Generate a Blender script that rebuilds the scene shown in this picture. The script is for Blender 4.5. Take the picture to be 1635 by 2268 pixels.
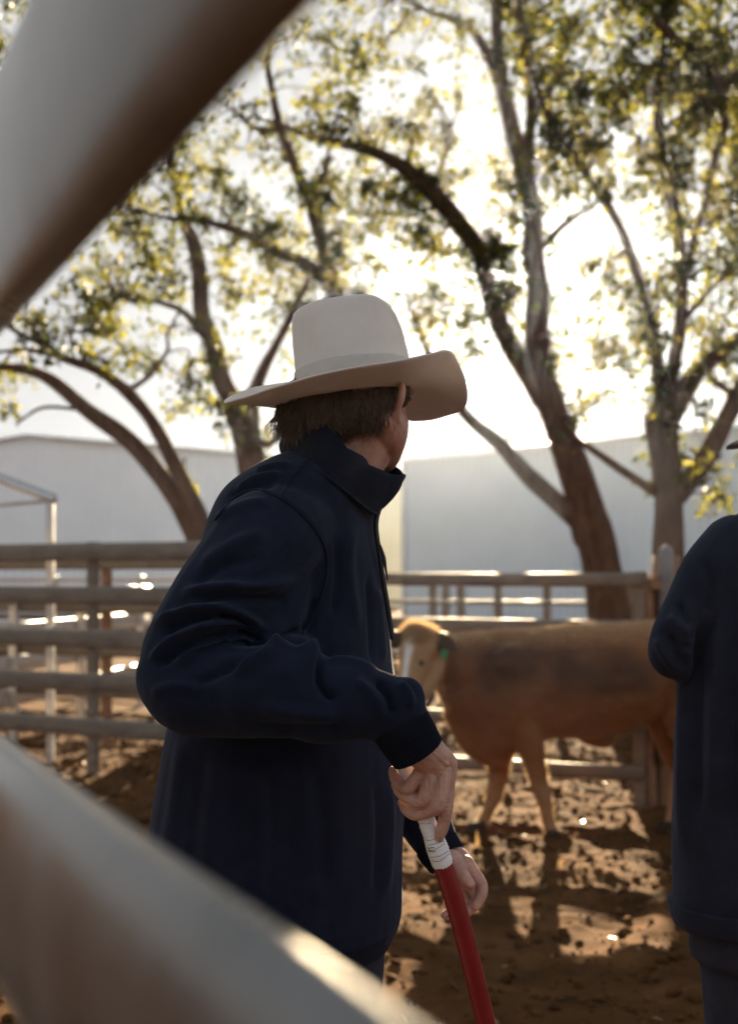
import bpy, math, random
import numpy as np
from mathutils import Vector, Matrix
from mathutils.bvhtree import BVHTree

SC = bpy.context.scene
for o in list(bpy.data.objects):
    bpy.data.objects.remove(o)
random.seed(7)
RNG = np.random.default_rng(11)

# ------------------------------------------------------------------ camera
EYE = 1.52            # eye height of the photographer, metres
FPX, U0, V0 = 2834.0, 817.5, 1270.0      # focal length and horizon on a 1635 x 2267 frame
cam_d = bpy.data.cameras.new('camera')
cam = bpy.data.objects.new('camera', cam_d)
SC.collection.objects.link(cam)
cam.location = (0, 0, EYE)
cam.rotation_euler = (math.radians(90), 0, 0)
cam_d.sensor_fit = 'VERTICAL'
cam_d.sensor_height = 36.0
cam_d.lens = 45.0
cam_d.shift_y = (V0 - 1133.5) / 2267.0
cam_d.clip_start = 0.02
cam_d.clip_end = 2000
cam_d.dof.use_dof = True
cam_d.dof.focus_distance = 1.93
cam_d.dof.aperture_fstop = 4.0
SC.camera = cam

# ------------------------------------------------------------------ sky, sun, exposure
SUN_EL, SUN_AZ = math.radians(13.5), math.radians(6.1)     # low sun ahead, a little to the right
SKY_STRENGTH, SKY_WHITE = 0.045, 0.105
world = bpy.data.worlds.new('World')
SC.world = world
world.use_nodes = True
nt = world.node_tree
nt.nodes.clear()
sky = nt.nodes.new('ShaderNodeTexSky')
sky.sky_type = 'NISHITA'
sky.sun_disc = False
sky.sun_elevation = SUN_EL
sky.sun_rotation = SUN_AZ
sky.dust_density = 2.0
sky.air_density = 1.0
cap = nt.nodes.new('ShaderNodeVectorMath')
cap.operation = 'MINIMUM'
cap.inputs[1].default_value = (SKY_WHITE / SKY_STRENGTH, 0.992 * SKY_WHITE / SKY_STRENGTH, 0.99 * SKY_WHITE / SKY_STRENGTH)
bg = nt.nodes.new('ShaderNodeBackground')
bg.inputs['Strength'].default_value = SKY_STRENGTH
wo = nt.nodes.new('ShaderNodeOutputWorld')
pale = nt.nodes.new('ShaderNodeHueSaturation')      # thin high haze: a paler sky
pale.inputs['Saturation'].default_value = 0.45
nt.links.new(sky.outputs[0], pale.inputs['Color'])
nt.links.new(pale.outputs[0], cap.inputs[0])
nt.links.new(cap.outputs[0], bg.inputs['Color'])
nt.links.new(bg.outputs[0], wo.inputs['Surface'])

sun_d = bpy.data.lights.new('sun', 'SUN')
sun_d.energy = 5.0
sun_d.angle = math.radians(0.55)
sun_d.color = (1.0, 0.77, 0.48)
sun = bpy.data.objects.new('sun', sun_d)
SC.collection.objects.link(sun)
SUN_DIR = Vector((math.sin(SUN_AZ) * math.cos(SUN_EL), math.cos(SUN_AZ) * math.cos(SUN_EL), math.sin(SUN_EL)))
sun.rotation_euler = (-SUN_DIR).to_track_quat('-Z', 'Y').to_euler()
sun.location = SUN_DIR * 100

SC.view_settings.view_transform = 'Standard'
SC.view_settings.look = 'None'
SC.view_settings.exposure = 2.8
SC.view_settings.gamma = 1.0
SC.view_settings.use_curve_mapping = False
SC.render.engine = 'CYCLES'
SC.cycles.use_denoising = True
SC.cycles.max_bounces = 8
SC.cycles.transparent_max_bounces = 8
SC.cycles.volume_bounces = 1
SC.cycles.sample_clamp_indirect = 6.0
SC.cycles.caustics_reflective = False
SC.cycles.caustics_refractive = False

# ------------------------------------------------------------------ helpers
def P(u, v, y):
    """the point at distance y in front of the camera seen at u, v on the 1635 x 2267 frame"""
    return Vector(((u - U0) * y / FPX, y, EYE - (v - V0) * y / FPX))

def PA(pts):
    """rows of (u, v, y, ...) to an array of xyz"""
    a = np.array([p[:3] for p in pts], float)
    return np.stack([(a[:, 0] - U0) * a[:, 2] / FPX, a[:, 2], EYE - (a[:, 1] - V0) * a[:, 2] / FPX], 1)

def new_mat(name):
    m = bpy.data.materials.new(name)
    m.use_nodes = True
    m.node_tree.nodes.clear()
    return m, m.node_tree

def mat(name, col, rough=0.7, metal=0.0, var=0.25, scale=6.0, bump=0.0, bscale=40.0, bdist=0.01, col2=None,
        sheen=0.0, sheen_tint=(1, 1, 1), spec=0.5, sss=0.0, sss_rad=(0.01, 0.004, 0.002), rvar=0.0, attr=None,
        stretch=(1, 1, 1), trans=0.0, coat=0.0, transmission=0.0):
    m, t = new_mat(name)
    N, L = t.nodes, t.links
    out = N.new('ShaderNodeOutputMaterial')
    b = N.new('ShaderNodeBsdfPrincipled')
    tc = N.new('ShaderNodeTexCoord')
    mp = N.new('ShaderNodeMapping')
    mp.inputs['Scale'].default_value = stretch
    L.new(tc.outputs['Object'], mp.inputs['Vector'])
    nz = N.new('ShaderNodeTexNoise')
    nz.inputs['Scale'].default_value = scale
    nz.inputs['Detail'].default_value = 6
    nz.inputs['Roughness'].default_value = 0.6
    L.new(mp.outputs[0], nz.inputs['Vector'])
    mr = N.new('ShaderNodeMapRange')
    mr.inputs['From Min'].default_value = 0.3
    mr.inputs['From Max'].default_value = 0.7
    L.new(nz.outputs['Fac'], mr.inputs['Value'])
    mx = N.new('ShaderNodeMix')
    mx.data_type = 'RGBA'
    if col2 is None:
        c1 = [c * (1 - var) for c in col]
        c2 = [min(1, c * (1 + var)) for c in col]
    else:
        c1, c2 = col, col2
    mx.inputs[6].default_value = (*c1, 1)
    mx.inputs[7].default_value = (*c2, 1)
    L.new(mr.outputs[0], mx.inputs[0])
    colout = mx.outputs[2]
    if attr:
        at = N.new('ShaderNodeAttribute')
        at.attribute_name = attr
        mu = N.new('ShaderNodeMix')
        mu.data_type = 'RGBA'
        mu.blend_type = 'MULTIPLY'
        mu.inputs[0].default_value = 1.0
        L.new(at.outputs['Color'], mu.inputs[6])
        L.new(colout, mu.inputs[7])
        colout = mu.outputs[2]
    L.new(colout, b.inputs['Base Color'])
    b.inputs['Roughness'].default_value = rough
    if rvar:
        m2 = N.new('ShaderNodeMapRange')
        m2.inputs['To Min'].default_value = max(0.03, rough - rvar)
        m2.inputs['To Max'].default_value = min(1, rough + rvar)
        m2.inputs['From Min'].default_value = 0.3
        m2.inputs['From Max'].default_value = 0.7
        L.new(nz.outputs['Fac'], m2.inputs['Value'])
        L.new(m2.outputs[0], b.inputs['Roughness'])
    b.inputs['Metallic'].default_value = metal
    b.inputs['Specular IOR Level'].default_value = spec
    b.inputs['Sheen Weight'].default_value = sheen
    b.inputs['Sheen Tint'].default_value = (*sheen_tint, 1)
    b.inputs['Coat Weight'].default_value = coat
    b.inputs['Transmission Weight'].default_value = transmission
    if sss:
        b.inputs['Subsurface Weight'].default_value = sss
        b.inputs['Subsurface Radius'].default_value = sss_rad
        b.inputs['Subsurface Scale'].default_value = 1.0
    if bump:
        n2 = N.new('ShaderNodeTexNoise')
        n2.inputs['Scale'].default_value = bscale
        n2.inputs['Detail'].default_value = 5
        L.new(mp.outputs[0], n2.inputs['Vector'])
        bp = N.new('ShaderNodeBump')
        bp.inputs['Strength'].default_value = bump
        bp.inputs['Distance'].default_value = bdist
        L.new(n2.outputs['Fac'], bp.inputs['Height'])
        L.new(bp.outputs[0], b.inputs['Normal'])
    sh = b.outputs[0]
    if trans:
        tr = N.new('ShaderNodeBsdfTranslucent')
        L.new(colout, tr.inputs['Color'])
        ms = N.new('ShaderNodeMixShader')
        ms.inputs[0].default_value = trans
        L.new(b.outputs[0], ms.inputs[1])
        L.new(tr.outputs[0], ms.inputs[2])
        sh = ms.outputs[0]
    L.new(sh, out.inputs['Surface'])
    return m

def tag(o, label=None, cat=None, group=None, kind=None):
    if label: o['label'] = label
    if cat: o['category'] = cat
    if group: o['group'] = group
    if kind: o['kind'] = kind
    return o

def empty(name, loc, label=None, cat=None, group=None):
    o = bpy.data.objects.new(name, None)
    SC.collection.objects.link(o)
    o.location = loc
    o.empty_display_size = 0.1
    return tag(o, label, cat, group)

def link_mesh(name, me, material=None, parent=None, smooth=True):
    o = bpy.data.objects.new(name, me)
    SC.collection.objects.link(o)
    if material is not None:
        me.materials.clear()
        me.materials.append(material)
    if smooth:
        me.polygons.foreach_set('use_smooth', np.ones(len(me.polygons), bool))
    if parent is not None:
        o.parent = parent
        top = Vector((0, 0, 0))
        p = parent
        while p is not None:
            top = top + p.location
            p = p.parent
        o.location = -top           # vertices are written in world coordinates
    return o

def make_mesh(name, v, f):
    me = bpy.data.meshes.new(name)
    me.from_pydata([tuple(x) for x in np.asarray(v, float)], [], [tuple(int(i) for i in x) for x in f])
    me.update()
    return me

def obj(name, vf, material=None, parent=None, smooth=True):
    return link_mesh(name, make_mesh(name, *vf), material, parent, smooth)

def join(parts):
    V, Fc, n = [], [], 0
    for v, f in parts:
        v = np.asarray(v, float)
        V.append(v)
        Fc.extend([[i + n for i in x] for x in f])
        n += len(v)
    return np.concatenate(V), Fc

def box(lo, hi, ch=0.0):
    """box with chamfered edges"""
    lo, hi = np.array(lo, float), np.array(hi, float)
    if ch <= 0:
        v = [[(lo, hi)[i][0], (lo, hi)[j][1], (lo, hi)[k][2]] for i in (0, 1) for j in (0, 1) for k in (0, 1)]
        return np.array(v), [(0, 1, 3, 2), (4, 6, 7, 5), (0, 4, 5, 1), (2, 3, 7, 6), (0, 2, 6, 4), (1, 5, 7, 3)]
    pts = []
    for i in (0, 1):
        for j in (0, 1):
            for k in (0, 1):
                c = np.array([(lo, hi)[i][0], (lo, hi)[j][1], (lo, hi)[k][2]])
                s = np.array([1 - 2 * i, 1 - 2 * j, 1 - 2 * k]) * ch
                for ax in range(3):
                    d = s.copy(); d[ax] = 0
                    pts.append(c + d)
    def q(i, j, k, ax): return ((i * 2 + j) * 2 + k) * 3 + ax
    f = []
    for s in (0, 1):
        f.append([q(s, a, b, 0) for a, b in ((0, 0), (0, 1), (1, 1), (1, 0))])
        f.append([q(a, s, b, 1) for a, b in ((0, 0), (0, 1), (1, 1), (1, 0))])
        f.append([q(a, b, s, 2) for a, b in ((0, 0), (0, 1), (1, 1), (1, 0))])
    for a in (0, 1):
        for b in (0, 1):
            f.append([q(0, a, b, 1), q(1, a, b, 1), q(1, a, b, 2), q(0, a, b, 2)])
            f.append([q(a, 0, b, 0), q(a, 1, b, 0), q(a, 1, b, 2), q(a, 0, b, 2)])
            f.append([q(a, b, 0, 0), q(a, b, 1, 0), q(a, b, 1, 1), q(a, b, 0, 1)])
    for i in (0, 1):
        for j in (0, 1):
            for k in (0, 1):
                f.append([q(i, j, k, 0), q(i, j, k, 1), q(i, j, k, 2)])
    return np.array(pts), f

def loft(rings, cap=True):
    n = len(rings[0])
    V = np.concatenate([np.asarray(r, float) for r in rings])
    Fc = []
    for k in range(len(rings) - 1):
        for i in range(n):
            j = (i + 1) % n
            Fc.append((k * n + i, k * n + j, (k + 1) * n + j, (k + 1) * n + i))
    if cap:
        c0, c1 = len(V), len(V) + 1
        V = np.concatenate([V, [np.mean(rings[0], 0)], [np.mean(rings[-1], 0)]])
        o = (len(rings) - 1) * n
        for i in range(n):
            j = (i + 1) % n
            Fc.append((c0, j, i))
            Fc.append((c1, o + i, o + j))
    return V, Fc

def catmull(p, sub):
    p = np.asarray(p, float)
    if len(p) < 3:
        t = np.linspace(0, 1, sub * (len(p) - 1) + 1)[:, None]
        return p[0] * (1 - t) + p[-1] * t
    q = np.concatenate([[2 * p[0] - p[1]], p, [2 * p[-1] - p[-2]]])
    out = []
    for i in range(1, len(q) - 2):
        a, b, c, d = q[i - 1], q[i], q[i + 1], q[i + 2]
        for t in np.linspace(0, 1, sub, endpoint=False):
            out.append(0.5 * (2 * b + (c - a) * t + (2 * a - 5 * b + 4 * c - d) * t * t + (3 * b - a - 3 * c + d) * t ** 3))
    out.append(p[-1])
    return np.array(out)

def tube(pts, rad, n=10, sub=4, caps=True, ref=None, squash=1.0, wob=0.0, seed=0):
    """a tapered tube along pts; ref / squash flatten the section along ref"""
    pts = np.asarray(pts, float)
    rad = np.asarray(rad, float)
    if np.ndim(rad) == 0:
        rad = np.full(len(pts), float(rad))
    cr = catmull(np.concatenate([pts, rad[:, None]], 1), sub)
    c, r = cr[:, :3], np.maximum(cr[:, 3], 1e-5)
    tg = np.gradient(c, axis=0)
    tg /= np.linalg.norm(tg, axis=1)[:, None] + 1e-12
    if caps:
        ang = [0.15, 0.5, 0.85, 1.2]
        a0 = [(c[0] - tg[0] * r[0] * math.cos(a), r[0] * math.sin(a), tg[0]) for a in ang]
        a1 = [(c[-1] + tg[-1] * r[-1] * math.cos(a), r[-1] * math.sin(a), tg[-1]) for a in reversed(ang)]
        c = np.concatenate([[x[0] for x in a0], c, [x[0] for x in a1]])
        r = np.concatenate([[x[1] for x in a0], r, [x[1] for x in a1]])
        tg = np.concatenate([[x[2] for x in a0], tg, [x[2] for x in a1]])
    e = np.array(ref, float) if ref is not None else np.array([0.31, -0.87, 0.38])
    rings = []
    th = np.arange(n) * 2 * math.pi / n
    rg = np.random.default_rng(seed)
    ph = rg.uniform(0, 6.28, 3)
    for k in range(len(c)):
        t = tg[k]
        e1 = e - t * e.dot(t)
        nn = np.linalg.norm(e1)
        if nn < 1e-6:
            e1 = np.cross(t, [0, 0, 1.0]); nn = np.linalg.norm(e1)
        e1 /= nn
        if ref is None:
            e = e1
        e2 = np.cross(t, e1)
        rr = r[k]
        if wob:
            w = 1 + wob * (np.sin(2 * th + ph[0] + k * 0.23) + 0.7 * np.sin(3 * th + ph[1] - k * 0.31) + 0.5 * np.sin(k * 0.9 + ph[2]))
        else:
            w = np.ones(n)
        rings.append(c[k] + (rr * w * np.cos(th) * squash)[:, None] * e1 + (rr * w * np.sin(th))[:, None] * e2)
    return loft(rings)

def ellipsoid(c, ax, n=24, m=14, rot=None):
    c = np.array(c, float)
    rings = []
    for i in range(1, m):
        a = math.pi * i / m
        r = [np.array([math.sin(a) * math.cos(t) * ax[0], math.sin(a) * math.sin(t) * ax[1], -math.cos(a) * ax[2]]) for t in np.arange(n) * 2 * math.pi / n]
        r = np.array(r)
        if rot is not None:
            r = r @ np.array(rot).T
        rings.append(r + c)
    return loft(rings)

def remesh(parts, vox, it=6, fac=0.5):
    """union of closed shapes as one smooth skin"""
    me = make_mesh('tmp', *join(parts))
    o = bpy.data.objects.new('tmp', me)
    SC.collection.objects.link(o)
    m = o.modifiers.new('r', 'REMESH')
    m.mode = 'VOXEL'
    m.voxel_size = vox
    m.adaptivity = 0
    if it:
        s = o.modifiers.new('s', 'SMOOTH')
        s.factor = fac
        s.iterations = it
    dg = bpy.context.evaluated_depsgraph_get()
    out = bpy.data.meshes.new_from_object(o.evaluated_get(dg))
    bpy.data.objects.remove(o)
    bpy.data.meshes.remove(me)
    return out

def mverts(me):
    a = np.empty(len(me.vertices) * 3)
    me.vertices.foreach_get('co', a)
    return a.reshape(-1, 3)

def mnorms(me):
    a = np.empty(len(me.vertices) * 3)
    me.vertices.foreach_get('normal', a)
    return a.reshape(-1, 3)

def set_verts(me, v):
    me.vertices.foreach_set('co', np.asarray(v, float).ravel())
    me.update()

def mesh_vf(me):
    return mverts(me), [list(p.vertices) for p in me.polygons]

def lattice_noise(x, y, scale, seed, z=None):
    """smooth value noise, 2-D or 3-D, in -1..1"""
    rg = np.random.default_rng(seed)
    n = 64
    if z is None:
        T = rg.uniform(-1, 1, (n, n))
        X, Y = x / scale, y / scale
        xi, yi = np.floor(X).astype(int), np.floor(Y).astype(int)
        fx, fy = X - xi, Y - yi
        fx, fy = fx * fx * (3 - 2 * fx), fy * fy * (3 - 2 * fy)
        g = lambda a, b: T[(xi + a) % n, (yi + b) % n]
        return (g(0, 0) * (1 - fx) + g(1, 0) * fx) * (1 - fy) + (g(0, 1) * (1 - fx) + g(1, 1) * fx) * fy
    T = rg.uniform(-1, 1, (n, n, n))
    X, Y, Z = x / scale, y / scale, z / scale
    xi, yi, zi = (np.floor(a).astype(int) for a in (X, Y, Z))
    fx, fy, fz = X - xi, Y - yi, Z - zi
    fx, fy, fz = (f * f * (3 - 2 * f) for f in (fx, fy, fz))
    r = 0
    for a in (0, 1):
        for b in (0, 1):
            for c in (0, 1):
                r = r + T[(xi + a) % n, (yi + b) % n, (zi + c) % n] * (fx if a else 1 - fx) * (fy if b else 1 - fy) * (fz if c else 1 - fz)
    return r

def seg_dist(q, poly):
    """distance of points q (n,2) to a polyline, and the position along it 0..1"""
    best = np.full(len(q), 1e9)
    tt = np.zeros(len(q))
    poly = np.asarray(poly, float)
    L = np.concatenate([[0], np.cumsum(np.linalg.norm(np.diff(poly, axis=0), axis=1))])
    for i in range(len(poly) - 1):
        a, b = poly[i], poly[i + 1]
        d = b - a
        t = np.clip(((q - a) @ d) / (d @ d), 0, 1)
        r = np.linalg.norm(q - a - t[:, None] * d, axis=1)
        m = r < best
        best[m] = r[m]
        tt[m] = (L[i] + t[m] * (L[i + 1] - L[i])) / L[-1]
    return best, tt

def sculpt(me, folds, ymax=99.0):
    """cloth folds: each is (polyline on the cloth as seen from the camera side, height in m, half width in px)"""
    v = mverts(me)
    n = mnorms(me)
    uv = np.stack([U0 + FPX * v[:, 0] / v[:, 1], V0 - FPX * (v[:, 2] - EYE) / v[:, 1]], 1)
    view = v - np.array([0, 0, EYE])
    view /= np.linalg.norm(view, axis=1)[:, None]
    face = np.clip(-(n * view).sum(1) * 2.5 + 0.35, 0, 1)
    face[v[:, 1] > ymax] = 0
    d = np.zeros(len(v))
    for poly, amp, w in folds:
        poly = catmull(np.array(poly, float), 6)
        lo, hi = poly.min(0) - 4 * w, poly.max(0) + 4 * w
        idx = np.where((uv[:, 0] > lo[0]) & (uv[:, 0] < hi[0]) & (uv[:, 1] > lo[1]) & (uv[:, 1] < hi[1]) & (face > 0))[0]
        if not len(idx):
            continue
        r, t = seg_dist(uv[idx], poly)
        tap = np.clip(np.minimum(t, 1 - t) * 5, 0, 1)
        tap = tap * tap * (3 - 2 * tap)
        d[idx] += amp * np.exp(-(r / w) ** 2) * tap * face[idx]
    set_verts(me, v + n * d[:, None])
# ------------------------------------------------------------------ materials of the setting
M = {}
M['dirt'] = mat('dirt', (0.038, 0.0180, 0.0072), 1.0, col2=(0.138, 0.066, 0.0255), scale=2.2, bump=0.45, bscale=60, bdist=0.014, spec=0.020)
M['clod'] = mat('clod', (0.038, 0.0180, 0.0072), 1.0, col2=(0.138, 0.066, 0.0255), scale=7, bump=0.45, bscale=90, bdist=0.01, spec=0.020)
M['litter'] = mat('litter', (0.16, 0.09, 0.04), 0.34, col2=(0.36, 0.23, 0.10), scale=9, spec=0.6, trans=0.25)
M['gal'] = mat('galvanised_steel', (0.42, 0.43, 0.44), 0.42, metal=0.85, col2=(0.60, 0.61, 0.62), scale=14, rvar=0.14, bump=0.12, bscale=60, bdist=0.004)
M['old_gal'] = mat('dull_zinc', (0.105, 0.102, 0.098), 0.34, metal=0.5, col2=(0.215, 0.209, 0.201), scale=7, rvar=0.10, bump=0.10, bscale=50, bdist=0.004)
M['rail'] = mat('weathered_rail', (0.115, 0.094, 0.074), 0.52, metal=0.35, col2=(0.23, 0.19, 0.150), scale=5, rvar=0.16, bump=0.25, bscale=30, bdist=0.005, stretch=(1, 1, 3))
M['rust'] = mat('rusty_steel', (0.17, 0.085, 0.045), 0.7, metal=0.2, col2=(0.30, 0.17, 0.10), scale=12, bump=0.4, bscale=40, bdist=0.006)
M['timber'] = mat('old_timber', (0.16, 0.095, 0.055), 0.85, col2=(0.30, 0.19, 0.12), scale=5, bump=0.8, bscale=22, bdist=0.012, stretch=(4, 4, 0.5))
M['bark'] = mat('bark', (0.060, 0.037, 0.024), 0.92, col2=(0.165, 0.102, 0.066), scale=4.5, bump=1.0, bscale=16, bdist=0.03, stretch=(3, 3, 0.8), spec=0.2)
M['shed'] = mat('painted_sheet', (0.50, 0.56, 0.62), 0.5, var=0.05, scale=0.5, spec=0.4)
M['shed_pale'] = mat('pale_sheet', (0.90, 0.92, 0.94), 0.5, var=0.05, scale=0.5, spec=0.4)
M['cream'] = mat('cream_sheet', (0.72, 0.66, 0.46), 0.6, var=0.05, scale=0.6)
M['roof'] = mat('roof_sheet', (0.45, 0.48, 0.50), 0.4, metal=0.3, var=0.08, scale=1.0)

# ------------------------------------------------------------------ ground: one sheet, fine near the yard, coarse to the horizon
def axis(core0, core1, step, far0, far1):
    a = list(np.arange(core0, core1, step))
    s, x = step, core0
    left = []
    while x > far0:
        s *= 1.22; x -= s; left.append(x)
    s, x = step, a[-1]
    right = []
    while x < far1:
        s *= 1.22; x += s; right.append(x)
    return np.array(left[::-1] + a + right)

gx = axis(-3.6, 3.6, 0.026, -380, 380)
gy = axis(3.8, 12.5, 0.028, -250, 380)
GX, GY = np.meshgrid(gx, gy, indexing='ij')
def ground_h(x, y):
    h = 0.026 * lattice_noise(x, y, 0.9, 1) + 0.016 * lattice_noise(x + 3, y, 0.34, 2)
    h = h + 0.011 * lattice_noise(x, y + 5, 0.15, 3) + 0.008 * lattice_noise(x, y, 0.075, 4)
    hoof = lattice_noise(x + 9, y + 2, 0.20, 5)
    h = h - 0.042 * np.clip(hoof - 0.42, 0, 1)
    return h
near = np.clip(1.6 - np.hypot(GX, GY - 8) / 14, 0, 1)
GZ = ground_h(GX, GY) * near
nx, ny = GX.shape
gv = np.stack([GX, GY, GZ], -1).reshape(-1, 3)
ii, jj = np.meshgrid(np.arange(nx - 1), np.arange(ny - 1), indexing='ij')
a = (ii * ny + jj).ravel()
gf = np.stack([a, a + ny, a + ny + 1, a + 1], 1)
gm = bpy.data.meshes.new('ground')
gm.vertices.add(len(gv)); gm.vertices.foreach_set('co', gv.ravel())
gm.loops.add(gf.size); gm.loops.foreach_set('vertex_index', gf.ravel().astype(np.int32))
gm.polygons.add(len(gf)); gm.polygons.foreach_set('loop_start', np.arange(0, gf.size, 4, dtype=np.int32))
gm.update(calc_edges=True)
tag(link_mesh('ground', gm, M['dirt']), 'bare trampled brown dirt floor of the cattle yard', 'ground', kind='structure')

def scatter(name, n, xr, yr, base_v, base_f, smin, smax, flat, material, lift, label, cat, seed, tilt=0.5):
    rg = np.random.default_rng(seed)
    x = rg.uniform(*xr, n); y = rg.uniform(*yr, n) ** 1.0
    z = ground_h(x, y) * np.clip(1.6 - np.hypot(x, y - 8) / 14, 0, 1)
    s = smin + (smax - smin) * rg.power(0.35, n) ** 1.0
    s = smin * (smax / smin) ** (rg.uniform(0, 1, n) ** 2.2)
    bv = np.asarray(base_v, float); k = len(bv)
    ang = rg.uniform(0, 6.28, n); tx = rg.normal(0, tilt, n); ty = rg.normal(0, tilt, n)
    v = np.repeat(bv[None], n, 0) * s[:, None, None]
    v = v * (1 + rg.uniform(-0.3, 0.3, (n, k, 1)) * (0 if flat else 1))
    if not flat:
        v[:, :, 2] *= rg.uniform(0.5, 0.95, n)[:, None]
    c, sn = np.cos(ang)[:, None], np.sin(ang)[:, None]
    X = v[:, :, 0] * c - v[:, :, 1] * sn
    Y = v[:, :, 0] * sn + v[:, :, 1] * c
    Z = v[:, :, 2] + X * np.tan(np.clip(tx, -1.2, 1.2))[:, None] + Y * np.tan(np.clip(ty, -1.2, 1.2))[:, None]
    v = np.stack([X + x[:, None], Y + y[:, None], Z + (z + lift * s)[:, None]], -1).reshape(-1, 3)
    f = np.array(base_f)
    f = (f[None] + (np.arange(n) * k)[:, None, None]).reshape(-1, f.shape[1])
    me = bpy.data.meshes.new(name)
    w = f.shape[1]
    me.vertices.add(len(v)); me.vertices.foreach_set('co', v.ravel())
    me.loops.add(f.size); me.loops.foreach_set('vertex_index', f.ravel().astype(np.int32))
    me.polygons.add(len(f)); me.polygons.foreach_set('loop_start', np.arange(0, f.size, w, dtype=np.int32))
    me.update(calc_edges=True)
    return tag(link_mesh(name, me, material, smooth=not flat), label, cat, kind='stuff')

ph = (1 + 5 ** 0.5) / 2
ico_v = np.array([(-1, ph, 0), (1, ph, 0), (-1, -ph, 0), (1, -ph, 0), (0, -1, ph), (0, 1, ph), (0, -1, -ph), (0, 1, -ph), (ph, 0, -1), (ph, 0, 1), (-ph, 0, -1), (-ph, 0, 1)]) / 1.9
ico_f = [(0, 11, 5), (0, 5, 1), (0, 1, 7), (0, 7, 10), (0, 10, 11), (1, 5, 9), (5, 11, 4), (11, 10, 2), (10, 7, 6), (7, 1, 8), (3, 9, 4), (3, 4, 2), (3, 2, 6), (3, 6, 8), (3, 8, 9), (4, 9, 5), (2, 4, 11), (6, 2, 10), (8, 6, 7), (9, 8, 1)]
scatter('dirt_clods', 15000, (-3.6, 3.8), (3.6, 13.5), ico_v, ico_f, 0.006, 0.034, False, M['clod'], 0.25,
        'loose dirt clods and droppings scattered over the yard floor', 'dirt clods', 21, 0.25)
scatter('fallen_leaves', 800, (-3.8, 3.8), (4.0, 13.5), [(-1, 0, 0), (0, -.32, .12), (1, 0, .05), (0, .32, .12)], [(0, 1, 2, 3)], 0.016, 0.034, True, M['litter'], 0.6,
        'dry pale leaf litter and straw bits on the dirt', 'leaf litter', 22, 0.45)

# ------------------------------------------------------------------ fences
def stadium(w, h, n=7):
    """oval rail section, w across, h tall"""
    r = w / 2
    pts = []
    for i in range(n):
        a = math.pi * i / (n - 1)
        pts.append((r * math.cos(a), h / 2 - r + r * math.sin(a)))
    for i in range(n):
        a = math.pi + math.pi * i / (n - 1)
        pts.append((r * math.cos(a), -h / 2 + r + r * math.sin(a)))
    return pts

def rail_vf(a, b, w=0.042, h=0.105, n=7, sag=0.0, seg=1, power=None):
    a, b = np.array(a, float), np.array(b, float)
    d = b - a
    side = np.cross(d, [0, 0, 1.0]); side /= np.linalg.norm(side)
    up = np.array([0, 0, 1.0])
    sec = stadium(w, h, n)
    if power:                               # full oval instead of flat sides
        sec = [(w / 2 * np.sign(math.cos(a_)) * abs(math.cos(a_)) ** (2 / power), h / 2 * np.sign(math.sin(a_)) * abs(math.sin(a_)) ** (2 / power)) for a_ in np.arange(2 * n) * math.pi / n]
    rings = []
    for k in range(seg + 1):
        t = k / seg
        c = a + d * t - up * sag * 4 * t * (1 - t)
        rings.append([c + side * x + up * z for x, z in sec])
    return loft(rings)

def post_vf(x, y, z0, z1, w=0.075, d=0.075, rot=0.0, ch=0.006):
    v, f = box((-w / 2, -d / 2, z0), (w / 2, d / 2, z1), ch)
    c, s = math.cos(rot), math.sin(rot)
    v = np.stack([v[:, 0] * c - v[:, 1] * s + x, v[:, 0] * s + v[:, 1] * c + y, v[:, 2]], 1)
    return v, f

def fence(name, A, B, heights, posts, label, rail_mat, post_mat, h=0.105, w=0.042, pz=None, pw=0.075, cat='fence', group=None, slope=0.0, off=0.0):
    """a run of yard fence from A to B (x, y): each rail and each post a part"""
    A, B = np.array(A, float), np.array(B, float)
    root = empty(name, (A[0], A[1], 0), label, cat, group)
    d = B - A
    rot = math.atan2(d[1], d[0])
    nrm = np.array([-d[1], d[0]]) / np.linalg.norm(d)
    for z in heights:
        obj('rail', rail_vf((*(A), z), (*(B), z + slope), w, h, sag=0.006, seg=4), rail_mat, root)
    for t in posts:
        p = A + d * t - nrm * (off + w / 2 + pw / 2 + 0.003)
        obj('post', post_vf(p[0], p[1], -0.25, pz or (max(heights) + h / 2 + 0.004), pw, pw, rot), post_mat, root, smooth=False)
    return root

def gxy(u, y):
    return ((u - U0) * y / FPX, y)

# the fence the photographer shoots through: two of its oval rails pass close by the lens
ang = math.atan((U0 + 510) / FPX)
fd = np.array([-math.sin(ang), math.cos(ang)]); fn = np.array([math.cos(ang), math.sin(ang)])
nf = empty('yard_fence', (*(fn * 0.139 + fd * 2.6), 0), 'blurred galvanised oval-rail fence right in front of the lens', 'fence')
for z in (EYE + 0.2414, EYE - 0.185, EYE - 0.611, EYE - 1.037, EYE - 1.40):
    p0, p1 = fn * 0.139 - fd * 1.1, fn * 0.139 + fd * 2.6
    obj('rail', rail_vf((*p0, z), (*p1, z), 0.050, 0.152, n=25, seg=2, power=2.1), M['old_gal'], nf)
for s in (2.62, -1.12):
    p = fn * 0.139 + fd * s
    obj('post', post_vf(p[0], p[1], -0.3, EYE + 0.40, 0.1, 0.1, math.atan2(fd[1], fd[0])), M['old_gal'], nf, smooth=False)

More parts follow.
